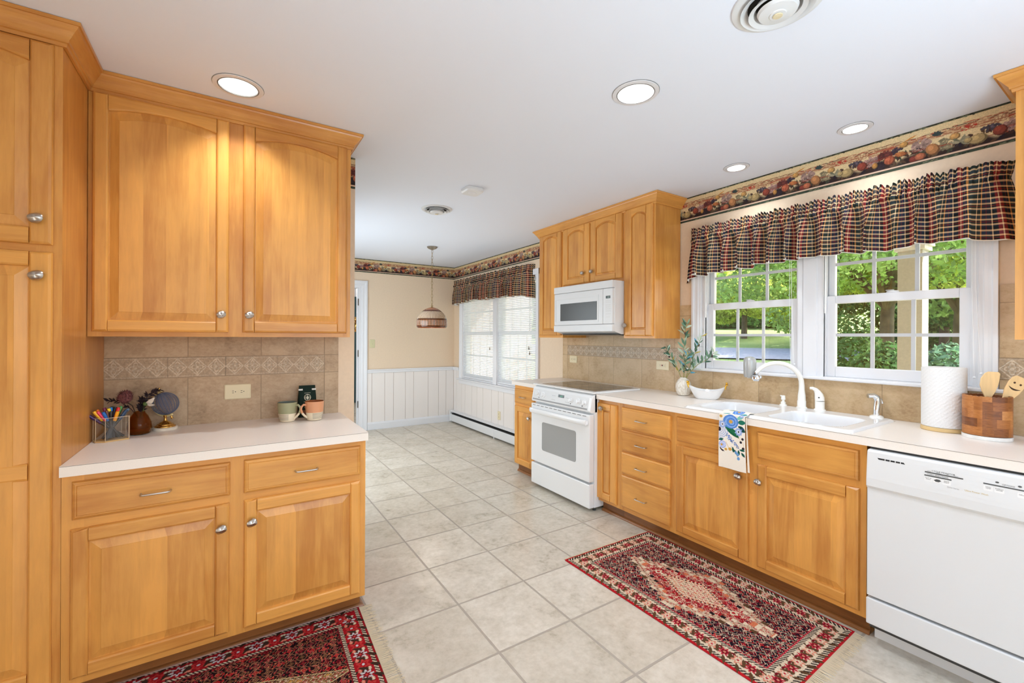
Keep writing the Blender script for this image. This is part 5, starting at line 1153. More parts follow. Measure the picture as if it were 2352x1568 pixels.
# pendant lamp
px, py = 2.094, 5.06
t = root('pendant_lamp', (px, py, 1.457), 'brown and cream pierced ceramic dome pendant lamp on a chain', 'pendant lamp')
mb = MB(); mb.lathe([(.064, CEIL-.0005), (.064, CEIL-.008), (.050, CEIL-.022), (.022, CEIL-.034), (.010, CEIL-.040)], (px, py, 0), 32); part('canopy', mb, plain('pewter', (150, 142, 130), .4, .7), t)
CHB = plain('antique_brass_chain', (156, 132, 88), .35, .85)
mb = MB(); z = CEIL-.035; k = 0
while z > 1.74:
    L = .046; pts = []
    for j in range(17):
        q = 2*math.pi*j/16; a = .0095*math.cos(q); b = L/2*math.sin(q); pts.append((px+(a*.84 if k % 2 == 0 else a*.54), py+(-a*.54 if k % 2 == 0 else a*.84), z-L/2+b))
    mb.tube(pts, .0022, 6, cap=False); z -= L-.007; k += 1
mb.tube([(px+.012*math.cos(q)*.84, py-.012*math.cos(q)*.54, 1.722+.012*math.sin(q)) for q in (2*math.pi*j/16 for j in range(17))], .0025, 6, cap=False); part('chain', mb, CHB, t)
def shade_mat():
    m = NT('pierced_ceramic', .16, .5); p = m.pos(); x, y, z = m.xyz(p); a = m.ma('ARCTAN2', m.ma('SUBTRACT', y, py), m.ma('SUBTRACT', x, px))
    ln = m.ma('LESS_THAN', m.ma('ABSOLUTE', m.ma('SUBTRACT', m.ma('FRACT', m.ma('MULTIPLY', a, 60/(2*math.pi))), .5)), .20)
    stripe = m.mix(ln, (226, 204, 176), (124, 84, 54))
    # pierced rows as cream dots, lamplight through them painted in; framed panels
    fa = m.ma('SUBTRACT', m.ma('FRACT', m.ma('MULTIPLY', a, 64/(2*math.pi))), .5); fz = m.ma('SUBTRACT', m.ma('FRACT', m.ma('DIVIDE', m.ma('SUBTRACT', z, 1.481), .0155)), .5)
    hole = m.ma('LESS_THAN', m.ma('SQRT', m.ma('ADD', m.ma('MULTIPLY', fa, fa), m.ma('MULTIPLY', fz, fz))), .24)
    pan = m.ma('LESS_THAN', m.ma('FRACT', m.ma('MULTIPLY', a, 32/(2*math.pi))), .5)
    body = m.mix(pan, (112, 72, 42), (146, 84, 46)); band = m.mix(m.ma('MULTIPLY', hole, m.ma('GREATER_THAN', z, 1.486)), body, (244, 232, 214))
    c = m.mix(m.ma('GREATER_THAN', z, 1.548), band, (96, 60, 38)); c = m.mix(m.ma('GREATER_THAN', z, 1.566), c, stripe); c = m.mix(m.ma('GREATER_THAN', z, 1.651), c, (104, 58, 34)); c = m.mix(m.ma('GREATER_THAN', z, 1.672), c, (176, 112, 70))
    c = m.mix(m.ma('LESS_THAN', z, 1.478), c, (98, 56, 34)); m.set('Base Color', c); return m.m
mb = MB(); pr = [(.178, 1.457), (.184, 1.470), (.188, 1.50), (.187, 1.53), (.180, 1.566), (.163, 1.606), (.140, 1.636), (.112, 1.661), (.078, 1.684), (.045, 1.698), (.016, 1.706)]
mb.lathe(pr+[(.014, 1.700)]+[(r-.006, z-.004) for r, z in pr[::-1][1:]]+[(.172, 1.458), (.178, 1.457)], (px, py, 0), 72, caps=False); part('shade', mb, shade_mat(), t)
mb = MB(); mb.lathe([(.009, 1.704), (.012, 1.710), (.008, 1.716)], (px, py, 0), 16); mb.lathe([(.018, 1.695), (.018, 1.63)], (px, py, 0), 16); part('socket', mb, CHB, t)
mb = MB(); mb.ball((px, py, 1.585), .034, .034, .045); part('bulb', mb, LAMPGLOW, t)
l = bpy.data.lights.new('pendant_glow', 'POINT'); l.energy = 5; l.color = (1, .93, .82); l.shadow_soft_size = .04
o = bpy.data.objects.new('pendant_light', l); COL.objects.link(o); o.parent = t; o.location = (0, 0, .055)

# ------------------------------------------------------------------ valances
def plaid_mat(name, lightness=1.12):
    m = NT(name, .9, .1); uv = m.n('UVMap', out='UV'); x, y, z = m.xyz(uv)
    K = lambda c: tuple(min(250, v*lightness) for v in c)
    blk, red, tan, nav, org, grn = K((30, 32, 34)), K((138, 40, 38)), K((222, 190, 148)), K((42, 50, 66)), K((214, 148, 78)), K((46, 56, 50))
    warp = m.ramp(m.ma('FRACT', m.ma('DIVIDE', x, .185)), [(0, grn), (.12, tan), (.14, grn), (.22, org), (.25, nav), (.34, red), (.355, nav), (.45, tan), (.475, blk), (.58, red), (.66, tan), (.68, red), (.76, blk), (.84, red), (.855, blk), (.92, org), (.955, grn)], 'CONSTANT')
    weft = m.ramp(m.ma('FRACT', m.ma('DIVIDE', y, .074)), [(0, blk), (.18, tan), (.29, nav), (.50, tan), (.60, blk), (.68, red), (.72, blk), (.82, tan), (.92, nav)], 'CONSTANT')
    wv = m.ma('FRACT', m.ma('MULTIPLY', m.ma('ADD', x, y), 420.0)); c = m.mix(m.ma('ADD', .38, m.ma('MULTIPLY', wv, .24)), warp, weft)
    m.set('Base Color', c); m.bump(m.noise(m.vm('MULTIPLY', uv, (900, 900, 1)), 1.0, 2), .2, .001)
    tr = m.n('BsdfTranslucent', {'Color': c}); mx = m.n('MixShader', {0: .18}, None); m.t.links.new(m.b.outputs[0], mx.inputs[1]); m.t.links.new(tr, mx.inputs[2]); m.t.links.new(mx.outputs[0], m.out.inputs['Surface']); return m.m
PLAID = plaid_mat('plaid_cotton'); LINING = plain('white_lining', (236, 234, 228), .9)
def valance(name, label, ya, yb, zt, zr, zb, xr, seed, nf, flare_a, flare_b, sag):
    t = root('window_valance', (XW-.02, (ya+yb)/2, zb), label, 'valance'); rr = random.Random(seed); L = abs(yb-ya); sg = -1 if yb < ya else 1
    NU, NV = int(L*300), 36; ph = [rr.uniform(0, 6.28) for _ in range(8)]; nodes = [0]
    while nodes[-1] < 1: nodes.append(nodes[-1]+rr.uniform(.6, 1.45)/nf)
    amp = [rr.uniform(.55, 1.15) for _ in nodes]; drop = [rr.uniform(-1, 1) for _ in nodes]
    def fold(s):
        k = max(i for i, q in enumerate(nodes) if q <= s+1e-9); k = min(k, len(nodes)-2); f = (s-nodes[k])/(nodes[k+1]-nodes[k]); return amp[k]*(1-abs(math.cos(math.pi*f))**2.2), drop[k]*(1-f)+drop[k+1]*f, f
    tr = (zt-zr)/(zt-zb)
    def pt(s, v, off=0.):
        h = zt+(zb-zt)*v; a, d, f = fold(s)
        calm = 1-.65*sst((s-.86)/.06)                                   # the near end hangs almost flat
        gather = math.exp(-((v-tr)/.055)**2); below = max(0, (v-tr)/(1-tr)); above = max(0, (tr-v)/tr)
        w1 = abs(math.sin(s*L*150+ph[0]+1.6*math.sin(s*L*23+ph[6]))); w2 = abs(math.sin(s*L*236+ph[1]+2*math.sin(s*L*17)+v*7))
        up = min(1, below*2.2)
        x = xr-(a-.35)*calm*(.105*up**.7*(.75+.25*below)+.014*above)-(w1*.6+w2*.4-.5)*calm*(.020*gather+.016*above+.010*max(0, 1-below*2.4))-.010*gather+.004*above
        h += d*.012*below+.006*below*math.sin(s*L*40+ph[3])+above*(.016*(w1-.5)+.008*math.sin(s*L*61+ph[4]))*calm+sag*.02*below*(1-(2*s-1)**2)-.004*gather*math.sin(s*L*44+ph[5])
        y = ya+sg*L*s+sg*.030*min(1, below*1.5)*math.sin(2*math.pi*f)*a*calm+sg*.004*math.sin(s*L*160+ph[7])*gather
        for e, fl, q in ((-1, flare_a, s), (1, flare_b, 1-s)):      # returns to the wall, flaring at the hem
            w = .05
            if q < w: k = 1-q/w; x = x*(1-k**1.6)+(XW-.003)*k**1.6; y += e*sg*(-.012*k+fl*below*k**.7+.01*above*k); h -= .03*below*k*(1 if fl > 0 else 0)
        return (x+off, y, h)
    mb = MB(); mb.grid(lambda u, v: pt(u, v), NU, NV); o = part('fabric', mb, PLAID, t); me = o.data
    uv = me.uv_layers.new(name='UVMap'); vi = np.empty(len(me.loops), np.int32); me.loops.foreach_get('vertex_index', vi)
    # arc length along the hem so the plaid follows the folds
    X = np.array([pt(i/NU, .75)[:2] for i in range(NU+1)]); S_ = np.concatenate([[0], np.cumsum(np.hypot(*np.diff(X, axis=0).T))])*1.12
    uv.data.foreach_set('uv', np.stack([S_[vi//(NV+1)], (vi % (NV+1))/NV*(zt-zb)], 1).ravel().astype(np.float32))
    mb = MB(); mb.grid(lambda u, v: (lambda p: (p[0]+.003, p[1], p[2]-.004))(pt(u, .955+.045*v)), NU, 3); part('lining', mb, LINING, t)
    mb = MB(); mb.tube([(XW-.004, ya+sg*.05, zr), (xr+.040, ya+sg*.06, zr), (xr+.040, (ya+yb)/2, zr), (xr+.040, yb-sg*.06, zr), (XW-.004, yb-sg*.05, zr)], .006, 8); part('rod', mb, WHITE, t)
valance('v', 'long gathered plaid valance over the sink window', 2.118, .432, 2.170, 2.092, 1.812, 2.955, 3, 18, .045, .05, 1)
valance('v', 'plaid valance over the dining window blinds', 6.335, 4.185, 2.205, 2.125, 1.835, 2.955, 8, 17, .0, .015, 1.5)

# ------------------------------------------------------------------ blinds
SLAT = plain('blind_white', (238, 240, 242), .4)
def blind(label, ya, yb, z0, z1, pitch, tilt, cord_y, tz):
    t = root('window_blind', (3.04, (ya+yb)/2, z0), label, 'blind'); xc = 3.040; mb = MB(); n = int((z1-z0-.05)/pitch); ct, st = math.cos(tilt), math.sin(tilt)
    for i in range(n):
        z = z0+.022+pitch*i; q = [(-.0115, -.001), (0, .0012), (.0115, -.001)]
        mb.loft([[(xc+a*ct-(b+e)*st, y, z+a*st+(b+e)*ct) for e, ab in ((0, q), (.0006, q[::-1])) for a, b in ab] for y in (ya, yb)])
    part('slats', mb, SLAT, t)
    mb = MB(); mb.box(xc-.016, xc+.016, ya, yb, z1-.03, z1); part('headrail', mb, WHITE, t)
    mb = MB(); mb.box(xc-.011, xc+.011, ya, yb, z0+.002, z0+.016); part('bottom_rail', mb, WHITE, t, bevel=.003)
    mb = MB(); L = abs(yb-ya)
    for f in (.12, .5, .88): y = ya+(yb-ya)*f; mb.tube([(xc-.012, y, z0+.01), (xc-.012, y, z1-.02)], .0008, 4); mb.tube([(xc+.012, y, z0+.01), (xc+.012, y, z1-.02)], .0008, 4)
    part('ladder_cord', mb, SLAT, t)
    mb = MB()
    for d, y in tz: mb.tube([(xc-.018, y, z1-.03), (xc-.020, y, d)], .0009, 5)
    part('pull_cord', mb, SLAT, t)
    for d, y in tz: mb = MB(); mb.lathe([(.002, d+.02), (.009, d-.02), (.006, d-.026)], (xc-.020, y, 0), 10); part('tassel', mb, plain('tassel_grey', (128, 126, 120), .5) if 'tassel_grey' not in bpy.data.materials else bpy.data.materials['tassel_grey'], t)
    return t
b_ = blind('white mini blind in the far half of the dining window', 6.075, 5.155, .722, 2.05, .0225, math.radians(-50), 0, ((1.19, 5.24),))
blind('white mini blind in the dining window half beside the cabinets', 5.040, 4.186, .722, 2.05, .0225, math.radians(-50), 0, ((1.22, 4.30), (1.16, 4.285)))
def raised_blind(label, ya, yb, wand_y, cord_y):
    t = root('window_blind', (3.03, (ya+yb)/2, 1.9), label, 'blind'); mb = MB(); xc = 3.034
    for i in range(26): z = 1.905+.0042*i; mb.box(xc-.012, xc+.012, ya, yb, z, z+.0025)
    part('slats', mb, SLAT, t); mb = MB(); mb.box(xc-.013, xc+.013, ya, yb, 1.888, 1.902); part('bottom_rail', mb, WHITE, t, bevel=.003); mb = MB(); mb.box(xc-.016, xc+.016, ya, yb, 2.015, 2.05); part('headrail', mb, WHITE, t)
    mb = MB(); mb.tube([(xc-.020, wand_y, 2.02), (xc-.022, wand_y, 1.50)], .0042, 8); part('tilt_wand', mb, plain('clear_wand', (236, 238, 238), .2) if 'clear_wand' not in bpy.data.materials else bpy.data.materials['clear_wand'], t)
    mb = MB(); mb.tube([(xc-.020, cord_y, 2.02), (xc-.021, cord_y-.002, 1.6), (xc-.026, cord_y-.012, 1.17)], .0011, 5); mb.ball((xc-.026, cord_y-.012, 1.165), .006); mb.tube([(xc-.020, cord_y-.01, 2.02), (xc-.022, cord_y-.014, 1.6), (xc-.030, cord_y-.035, 1.19)], .0011, 5); mb.ball((xc-.030, cord_y-.035, 1.185), .006); part('pull_cord', mb, SLAT, t)
raised_blind('raised white blind behind the valance in the far sink window', 1.985, 1.365, 1.975, 1.392); raised_blind('raised white blind behind the valance in the near sink window', 1.20, .582, 1.190, .572)

# ------------------------------------------------------------------ baseboard heater
t = root('baseboard_heater', (2.98, 5.0, 0), 'long white baseboard heater under the dining window', 'heater'); HE = ENAM2; ya, yb = 3.69, 6.335
mb = MB(); mb.prism(lambda u, v, a: (u, a, v), [(3.017, .012), (3.017, .178), (2.962, .178), (2.950, .170), (2.950, .160), (2.960, .166), (3.012, .168), (3.012, .012)], ya, yb); part('back_cover', mb, HE, t)
mb = MB(); mb.prism(lambda u, v, a: (u, a, v), [(2.944, .020), (2.940, .026), (2.940, .118), (2.946, .126), (2.952, .126), (2.947, .116), (2.947, .028), (2.955, .022)], ya, yb); part('front_panel', mb, HE, t)
mb = MB(); mb.box(2.958, 3.010, ya+.01, yb-.02, .04, .14); part('fin_tube', mb, BLACK, t)
mb = MB()
for i in range(60): y = yb-.05-i*.043; mb.box(2.9495, 2.9503, y-.010, y, .1725, .1745)
part('slot', mb, BLACK, t)
mb = MB(); mb.box(2.938, 3.017, yb-.002, yb+.030, .006, .179); mb.box(2.938, 2.9405, 4.98, 5.02, .022, .122); part('end_cap', mb, HE, t, bevel=.003)
mb = MB()
for y in (6.34, 5.0, 3.75): mb.box(2.95, 3.0, y-.01, y+.01, 0, .03)
part('foot', mb, HE, t)

# ------------------------------------------------------------------ rugs
def hsh(i, j, k=0): return (np.sin(i*127.1+j*311.7+k*74.7)*43758.5453) % 1
RED, DRED, NAVY, CREAM, PINK, ROSE, BRN, BLK, ORG = (176, 30, 38), (120, 18, 30), (38, 30, 50), (226, 206, 178), (222, 140, 116), (196, 50, 66), (96, 68, 44), (34, 26, 28), (214, 120, 84)
def herati(c, mask, bgc, P, pal, seed, CREAM=(226, 206, 178)):
    """dense lattice of small diamonds, rosettes and hooks inside mask"""
    X, Y = c.X/P, c.Y/P; i, j = np.floor(X), np.floor(Y); off = (j % 2)*.5; i = np.floor(X+off); a, b = (X+off-i)-.5, (Y-j)-.5
    out = np.empty(c.c.shape); out[:] = bgc; d = abs(a)+abs(b); r = np.hypot(a, b); th = np.arctan2(b, a)
    def put(m, col): out[m] = col
    pc = np.array(pal)[(hsh(i, j, seed)*len(pal)).astype(int) % len(pal)]
    m = (d > .60) & (d < .655); put(m, CREAM)
    m = (d < .30); out[m] = pc[m]; put((d < .30) & (d > .262), CREAM); put(d < .10, bgc); put(d < .05, PINK)
    m = (abs(r-.38) < .045) & (np.cos(4*th+seed) > .1); put(m, DRED)
    m = (abs(a) > .30) & (abs(b) < .10) & (np.cos(a*50) > 0); put(m, CREAM)
    m = (abs(b) > .32) & (abs(a) < .09); out[m] = pc[m]
    n = hsh(np.floor(c.X/.0045), np.floor(c.Y/.0045), seed+3); put((n > .968) & (d > .3), CREAM); put((n < .06) & (d > .3), ROSE); put((n > .5) & (n < .53) & (d > .3), ORG)
    c.c[mask] = out[mask]
def border(c, d0, d1, D, bg, seed, cols, vine, per):
    """flower-and-vine band where the distance D to the rug edge lies in d0..d1"""
    m = (D >= d0) & (D < d1); c.c[m] = bg; mid, w = (d0+d1)/2, d1-d0
    W, H = c.w, c.h; L = []
    def side(x0, y0, x1, y1, n):
        for q in range(n): t = (q+.5)/n; L.append((x0+(x1-x0)*t, y0+(y1-y0)*t, math.atan2(y1-y0, x1-x0)))
    nx, ny = max(2, round((W-2*d0)/per)), max(2, round((H-2*d0)/per))
    side(mid, mid, W-mid, mid, nx); side(W-mid, mid, W-mid, H-mid, ny); side(W-mid, H-mid, mid, H-mid, nx); side(mid, H-mid, mid, mid, ny)
    for q, (x, y, a) in enumerate(L):
        for s in (-1, 1):
            for u in (.30, .52): px_, py_ = x+math.cos(a)*per*u*s, y+math.sin(a)*per*u*s; c.leaf(px_-math.cos(a+s*1.0)*w*.38, py_-math.sin(a+s*1.0)*w*.38, a+s*1.0*(1 if u > .4 else -1), w*.78, w*.22, vine)
            c.disc(x+math.cos(a)*per*.40*s-math.sin(a)*w*.26, y+math.sin(a)*per*.40*s+math.cos(a)*w*.26, w*.09, w*.09, cols[2]); c.disc(x+math.cos(a)*per*.40*s+math.sin(a)*w*.26, y+math.sin(a)*per*.40*s-math.cos(a)*w*.26, w*.08, w*.08, cols[3])
        k = q % 2; c.flower(x, y, w*.40, cols[k], 6 if k else 8, None, .22); c.flower(x, y, w*.24, bg if k else DRED, 6, None, .2); c.disc(x, y, w*.08, w*.08, cols[1-k])
def zig(c, d0, d1, D, a, b, per):
    m = (D >= d0) & (D < d1); s = np.where(np.minimum(c.X, c.w-c.X) < np.minimum(c.Y, c.h-c.Y), c.Y, c.X); q = ((s/per+(D-d0)/(d1-d0)) % 1) < .45; c.c[m & q] = a; c.c[m & ~q] = b
def rug(w, h, style):
    c = Cv(w, h, .0026, DRED); D = np.minimum(np.minimum(c.X, w-c.X), np.minimum(c.Y, h-c.Y))
    cx, cy = abs(c.X-w/2), abs(c.Y-h/2)
    stp = lambda v, s: np.floor(v/s)*s
    if style == 0:
        c.c[D < .008] = (190, 34, 42); zig(c, .008, .030, D, CREAM, BLK, .018); border(c, .030, .098, D, CREAM, 1, (ROSE, PINK, DRED, BRN), BRN, .062); zig(c, .098, .116, D, CREAM, BLK, .016); c.c[(D >= .116) & (D < .120)] = ROSE
        f = D >= .120; herati(c, f, (26, 18, 30), .044, [RED, DRED, (90, 20, 34), RED, DRED], 1)
        hx, hy = w/2-.135, h/2-.17; sx = stp(cx, .020)
        q = sx/hx+stp(cy, .03)/hy
        q = np.maximum(q, cy/hy*.98)
        def med(k, col, e=.022): m = f & (q < k) & (q >= k-e); c.c[m] = col
        inner = f & (q < .93); herati(c, inner, (204, 178, 150), .026, [DRED, RED, BRN], 2); med(.95, BRN, .012); med(.938, CREAM, .02); med(.918, ORG, .012)
        q2 = sx/(hx*.74)+stp(cy, .022)/(hy*.74); m = f & (q2 < 1); herati(c, m, RED, .030, [NAVY, BRN, CREAM, DRED], 3)
        for k, col, e in ((1.03, CREAM, .03), (1.0, BLK, .025), (.975, ORG, .02)): c.c[f & (q2 < k) & (q2 >= k-e)] = col
        q3 = stp(cx, .008)/(hx*.40)+cy/(hy*.44); m = f & (q3 < 1); herati(c, m, (232, 206, 174), .022, [ROSE, RED, BRN, ORG], 4)
        for k, col, e in ((1.06, CREAM, .05), (1.0, BLK, .04), (.96, ORG, .04)): c.c[f & (q3 < k) & (q3 >= k-e)] = col
        for s in (-1, 1):
            y = h/2+s*hy*.50; c.line(w/2, h/2+s*hy*.40, w/2, y, .010, CREAM); c.poly([(w/2-.024, y), (w/2, y+s*.03), (w/2+.024, y), (w/2, y-s*.014)], CREAM); c.poly([(w/2-.012, y), (w/2, y+s*.017), (w/2+.012, y), (w/2, y-s*.006)], RED)
    else:
        c.c[D < .008] = (150, 24, 32); zig(c, .008, .024, D, CREAM, BLK, .016); border(c, .024, .098, D, (168, 24, 34), 5, ((206, 206, 206), (196, 60, 56), PINK, CREAM), (64, 44, 34), .070); zig(c, .098, .114, D, CREAM, BLK, .014); c.c[(D >= .114) & (D < .118)] = DRED
        f = D >= .118; herati(c, f, (26, 12, 18), .042, [DRED, RED, (110, 30, 40), BRN], 6, (172, 120, 92))
        hx, hy = w/2-.16, h/2-.14; q = stp(cy, .010)/hy+cx/hx; q = np.maximum(q, cx/hx*.9)
        for k, col, e in ((1.05, (206, 180, 130), .02), (1.03, BLK, .015)): c.c[f & (q < k) & (q >= k-e)] = col
        m = f & (q < 1.015); herati(c, m, (140, 108, 70), .026, [DRED, BLK, (196, 150, 60)], 7)
        q2 = stp(cy, .012)/(hy*.66)+cx/(hx*.62); m = f & (q2 < 1); herati(c, m, (150, 24, 34), .030, [NAVY, CREAM, BLK], 8); c.c[f & (q2 < 1.02) & (q2 >= .985)] = BLK; c.c[f & (q2 < 1.05) & (q2 >= 1.02)] = (216, 190, 140)
    n = hsh(np.floor(c.X/.0026), np.floor(c.Y/.0026), 9)[..., None]; c.c = c.c*(.90+.2*n); return c
WOOL = painted('wool_pile', .95, .25, 700, .1, 900); FRG = plain('cream_fringe', (222, 206, 176), .95)
def make_rug(label, corners, w, h, style, fr_ends, flip=False):
    """corners: u0v0, u1v0, u1v1, u0v1 on the floor; u across the width, v along the length"""
    A, B, Cc, D = [np.array(q) for q in corners]; cen = (A+B+Cc+D)/4
    t = root('rug', (cen[0], cen[1], 0), label, 'rug'); c = rug(w, h, style)
    def fn(U, V):
        P = [A[k]*(1-U)*(1-V)+B[k]*U*(1-V)+Cc[k]*U*V+D[k]*(1-U)*V for k in (0, 1)]
        return P[0], P[1], .0075+.0006*np.sin(U*31)*np.sin(V*27)
    painted_mesh('pile', c.c, fn, WOOL, t, skirt=(0, 0, -.0068))
    rr = random.Random(5)
    for (a, b, o, ln) in fr_ends:
        a, b, o = Vector((*a, 0)), Vector((*b, 0)), Vector((*o, 0)).normalized(); d = (b-a).normalized(); L = (b-a).length; n = int(L/.0042); mb = MB()
        for i in range(n):
            p = a+d*(i+.5)*L/n; l_ = ln*rr.uniform(.75, 1.1); sw = rr.uniform(-.25, .25)
            mb.tube([tuple(p+Vector((0, 0, .005))), tuple(p+o*l_*.5+d*sw*l_*.3+Vector((0, 0, .003))), tuple(p+o*l_+d*sw*l_+Vector((0, 0, .0016)))], [.0013, .0012, .0007], 4)
        part('fringe', mb, FRG, t, kind='stuff')
make_rug('long red and navy Persian rug lying in front of the sink cabinet', [(1.726, .805), (2.414, .828), (2.444, 2.030), (1.708, 2.040)], .70, 1.21, 0, [((1.728, .806), (2.413, .829), (-.02, -1), .052), ((1.71, 2.040), (2.443, 2.030), (.01, 1), .020)])
make_rug('dark red Persian rug with pale flowers before the left base cabinet', [(.545, 2.238), (.510, 1.42), (-1.15, 1.45), (-1.15, 2.262)], .81, 1.68, 1, [((.545, 2.238), (.511, 1.42), (1, .02), .062)])
# ------------------------------------------------------------------ outside
def grass_mat():
    m = NT('lawn_grass', .95, .1); p = m.pos(); f = m.ma('ADD', m.ma('MULTIPLY', m.noise(p, .35, 4), .5), m.ma('MULTIPLY', m.noise(p, 9, 4, .7), .5)); m.set('Base Color', m.ramp(f, [(.32, (120, 142, 84)), (.5, (148, 168, 104)), (.68, (176, 190, 130))])); return m.m
GRASS = grass_mat(); ASPH = plain('grey_asphalt', (150, 152, 158), .9, noise=.08, nscale=6)
def ground_z(x, y):
    d = x*math.sin(math.radians(60))+y*math.cos(math.radians(60))      # distance outwards from the house corner
    return float(np.interp(d, [8, 21, 28, 43, 120], [-.45, .45, .76, 2.4, 9]))
mb = MB()
def gp(u, v):
    a = math.radians(10+95*v); r = 3.6/max(.2, math.sin(a))*0+3.25+(110-3.25)*u**2; x, y = max(3.25, r*math.sin(a)), r*math.cos(a); return (x, y, ground_z(x, y)-(.08 if r < 4 else 0))
mb.grid(gp, 60, 60); props(part('lawn', mb, GRASS), kind='structure')
mb = MB(); s60, c60 = math.sin(math.radians(60)), math.cos(math.radians(60))
mb.grid(lambda u, v: (lambda d, w: (d*s60-w*c60, d*c60+w*s60, ground_z(d*s60-w*c60, d*c60+w*s60)+.05))(20.8+6.8*u, -40+90*v), 4, 40); props(part('road', mb, ASPH), kind='structure')
PW = plain('porch_cream_paint', (212, 210, 202), .7); CONC = plain('porch_concrete', (176, 172, 164), .9)
mb = MB(); mb.box(3.2, 5.5, -6, 9, -.45, -.06); struct('porch_floor', mb, CONC)
mb = MB(); mb.box(3.2, 5.6, -6, 9, 2.62, 2.75); mb.box(5.08, 5.32, -6, 9, 2.30, 2.62); struct('porch_roof', mb, PW)
t = root('porch_column', (5.2, 1.36, -.06), 'square cream porch column standing outside the near sink window', 'column')
mb = MB(); mb.box(5.115, 5.285, 1.275, 1.445, -.06, 2.22); part('shaft', mb, plain('column_siding', (176, 173, 160), .8, noise=.03, nscale=50), t)
mb = MB()
for k, z0_, z1_ in ((.105, 2.14, 2.18), (.12, 2.18, 2.22), (.14, 2.22, 2.30)): mb.box(5.2-k, 5.2+k, 1.36-k, 1.36+k, z0_, z1_)
part('capital', mb, PW, t)
def brick_mat():
    m = NT('red_brick', .9, .2); p = m.pos(); x, y, z = m.xyz(p); b = m.n('TexBrick', {'Vector': m.comb(x, z, 0.0), 'Color1': rgba((222, 190, 178)), 'Color2': rgba((204, 168, 156)), 'Mortar': rgba((206, 196, 186)), 'Scale': 4.6, 'Mortar Size': .018}, out='Color'); m.set('Base Color', b); return m.m
mb = MB(); mb.box(3.2, 6.4, 9.0, 9.3, -.5, 3.2); struct('wall_brick_wing', mb, brick_mat())
def leafm(name, base, var=.22):
    m = NT(name, .7, .1); r = m.n('TexNoise', {'Vector': m.pos(), 'Scale': 1.6, 'Detail': 3.0}); w = m.n('TexWhiteNoise', {'Vector': m.vm('SNAP', m.pos(), (.25, .25, .25))}, out='Value', noise_dimensions='3D')
    f = m.ma('ADD', m.ma('MULTIPLY', r, .5), m.ma('MULTIPLY', w, .5)); c = m.ramp(f, [(.25, tuple(v*(1-var) for v in base)), (.5, base), (.8, tuple(min(255, v*(1+var)) for v in base))]); m.set('Base Color', c)
    tr = m.n('BsdfTranslucent', {'Color': c}); mx = m.n('MixShader', {0: .35}, None); m.t.links.new(m.b.outputs[0], mx.inputs[1]); m.t.links.new(tr, mx.inputs[2]); m.t.links.new(mx.outputs[0], m.out.inputs['Surface']); return m.m
LY, LG, LD, LB = leafm('leaf_yellow_green', (194, 206, 108)), leafm('leaf_green', (148, 176, 100)), leafm('leaf_dark_green', (96, 134, 76)), leafm('leaf_blue_green', (120, 156, 120)); BARK = plain('tree_bark', (92, 78, 62), .95, noise=.2, nscale=6)
def leaf_cloud(mb, blobs, n, size, seed, flat=.5):
    rs = np.random.RandomState(seed); vol = np.array([b[3]*b[4]*b[5] for b in blobs])**(2/3); pick = rs.choice(len(blobs), n, p=vol/vol.sum())
    d = rs.normal(size=(n, 3)); d /= np.linalg.norm(d, axis=1)[:, None]; B = np.array(blobs)[pick]; rad = 1-.42*rs.rand(n)**1.6
    c = B[:, :3]+d*B[:, 3:6]*rad[:, None]; nrm = d*.8+rs.normal(size=(n, 3))*.7+np.array([0, 0, flat]); nrm /= np.linalg.norm(nrm, axis=1)[:, None]
    a = np.cross(nrm, rs.normal(size=(n, 3))); a /= np.linalg.norm(a, axis=1)[:, None]; b = np.cross(nrm, a); s = size*(.6+.8*rs.rand(n))[:, None]
    q = np.stack([c-a*s, c+b*s*.55, c+a*s, c-b*s*.55], 1).reshape(-1, 3); base = len(mb.v); mb.v.extend(map(tuple, q.tolist()))
    mb.f.extend([(base+4*i, base+4*i+1, base+4*i+2, base+4*i+3) for i in range(n)]); mb.mi.extend([0]*n); mb.sm.extend([False]*n)
def polar(a, r): q = math.radians(a); return r*math.sin(q), r*math.cos(q)
def blobs_for(x, y, z, R_, H_, n, seed):
    rr = random.Random(seed); out = [(x, y, z, R_*.62, R_*.62, H_*.62)]
    for i in range(n):
        a = rr.random()*6.28; q = R_*rr.uniform(.45, .85); out.append((x+q*math.cos(a), y+q*math.sin(a), z+H_*rr.uniform(-.7, .75)*(1-.3*q/R_), R_*rr.uniform(.22, .40), R_*rr.uniform(.22, .40), H_*rr.uniform(.18, .34)))
    return out
def tree(label, a, r, R_, zc, H_, mat, n, size, seed, trunk=.2, zt=None, group='trees and shrubs outside the windows', limbs=5):
    x, y = polar(a, r); g = ground_z(x, y)-.1; t = root('tree', (x, y, g), label, 'tree', group); rr = random.Random(seed)
    mb = MB(); leaf_cloud(mb, blobs_for(x, y, zc, R_, H_, 16, seed), n, size, seed); part('foliage', mb, mat, t)
    mb = MB(); mb.tube([(x, y, g), (x+.05, y, (g+zc)/2), (x+.1*R_, y, zc)], [trunk*1.25, trunk, trunk*.6], 10)
    for i in range(limbs): q = rr.random()*6.28; mb.tube([(x, y, g+(zc-g)*.55), (x+R_*.3*math.cos(q), y+R_*.3*math.sin(q), zc-.1*H_), (x+R_*.7*math.cos(q), y+R_*.7*math.sin(q), zc+H_*rr.uniform(-.1, .5))], [trunk*.5, trunk*.35, trunk*.12], 7)
    part('trunk', mb, BARK, t)
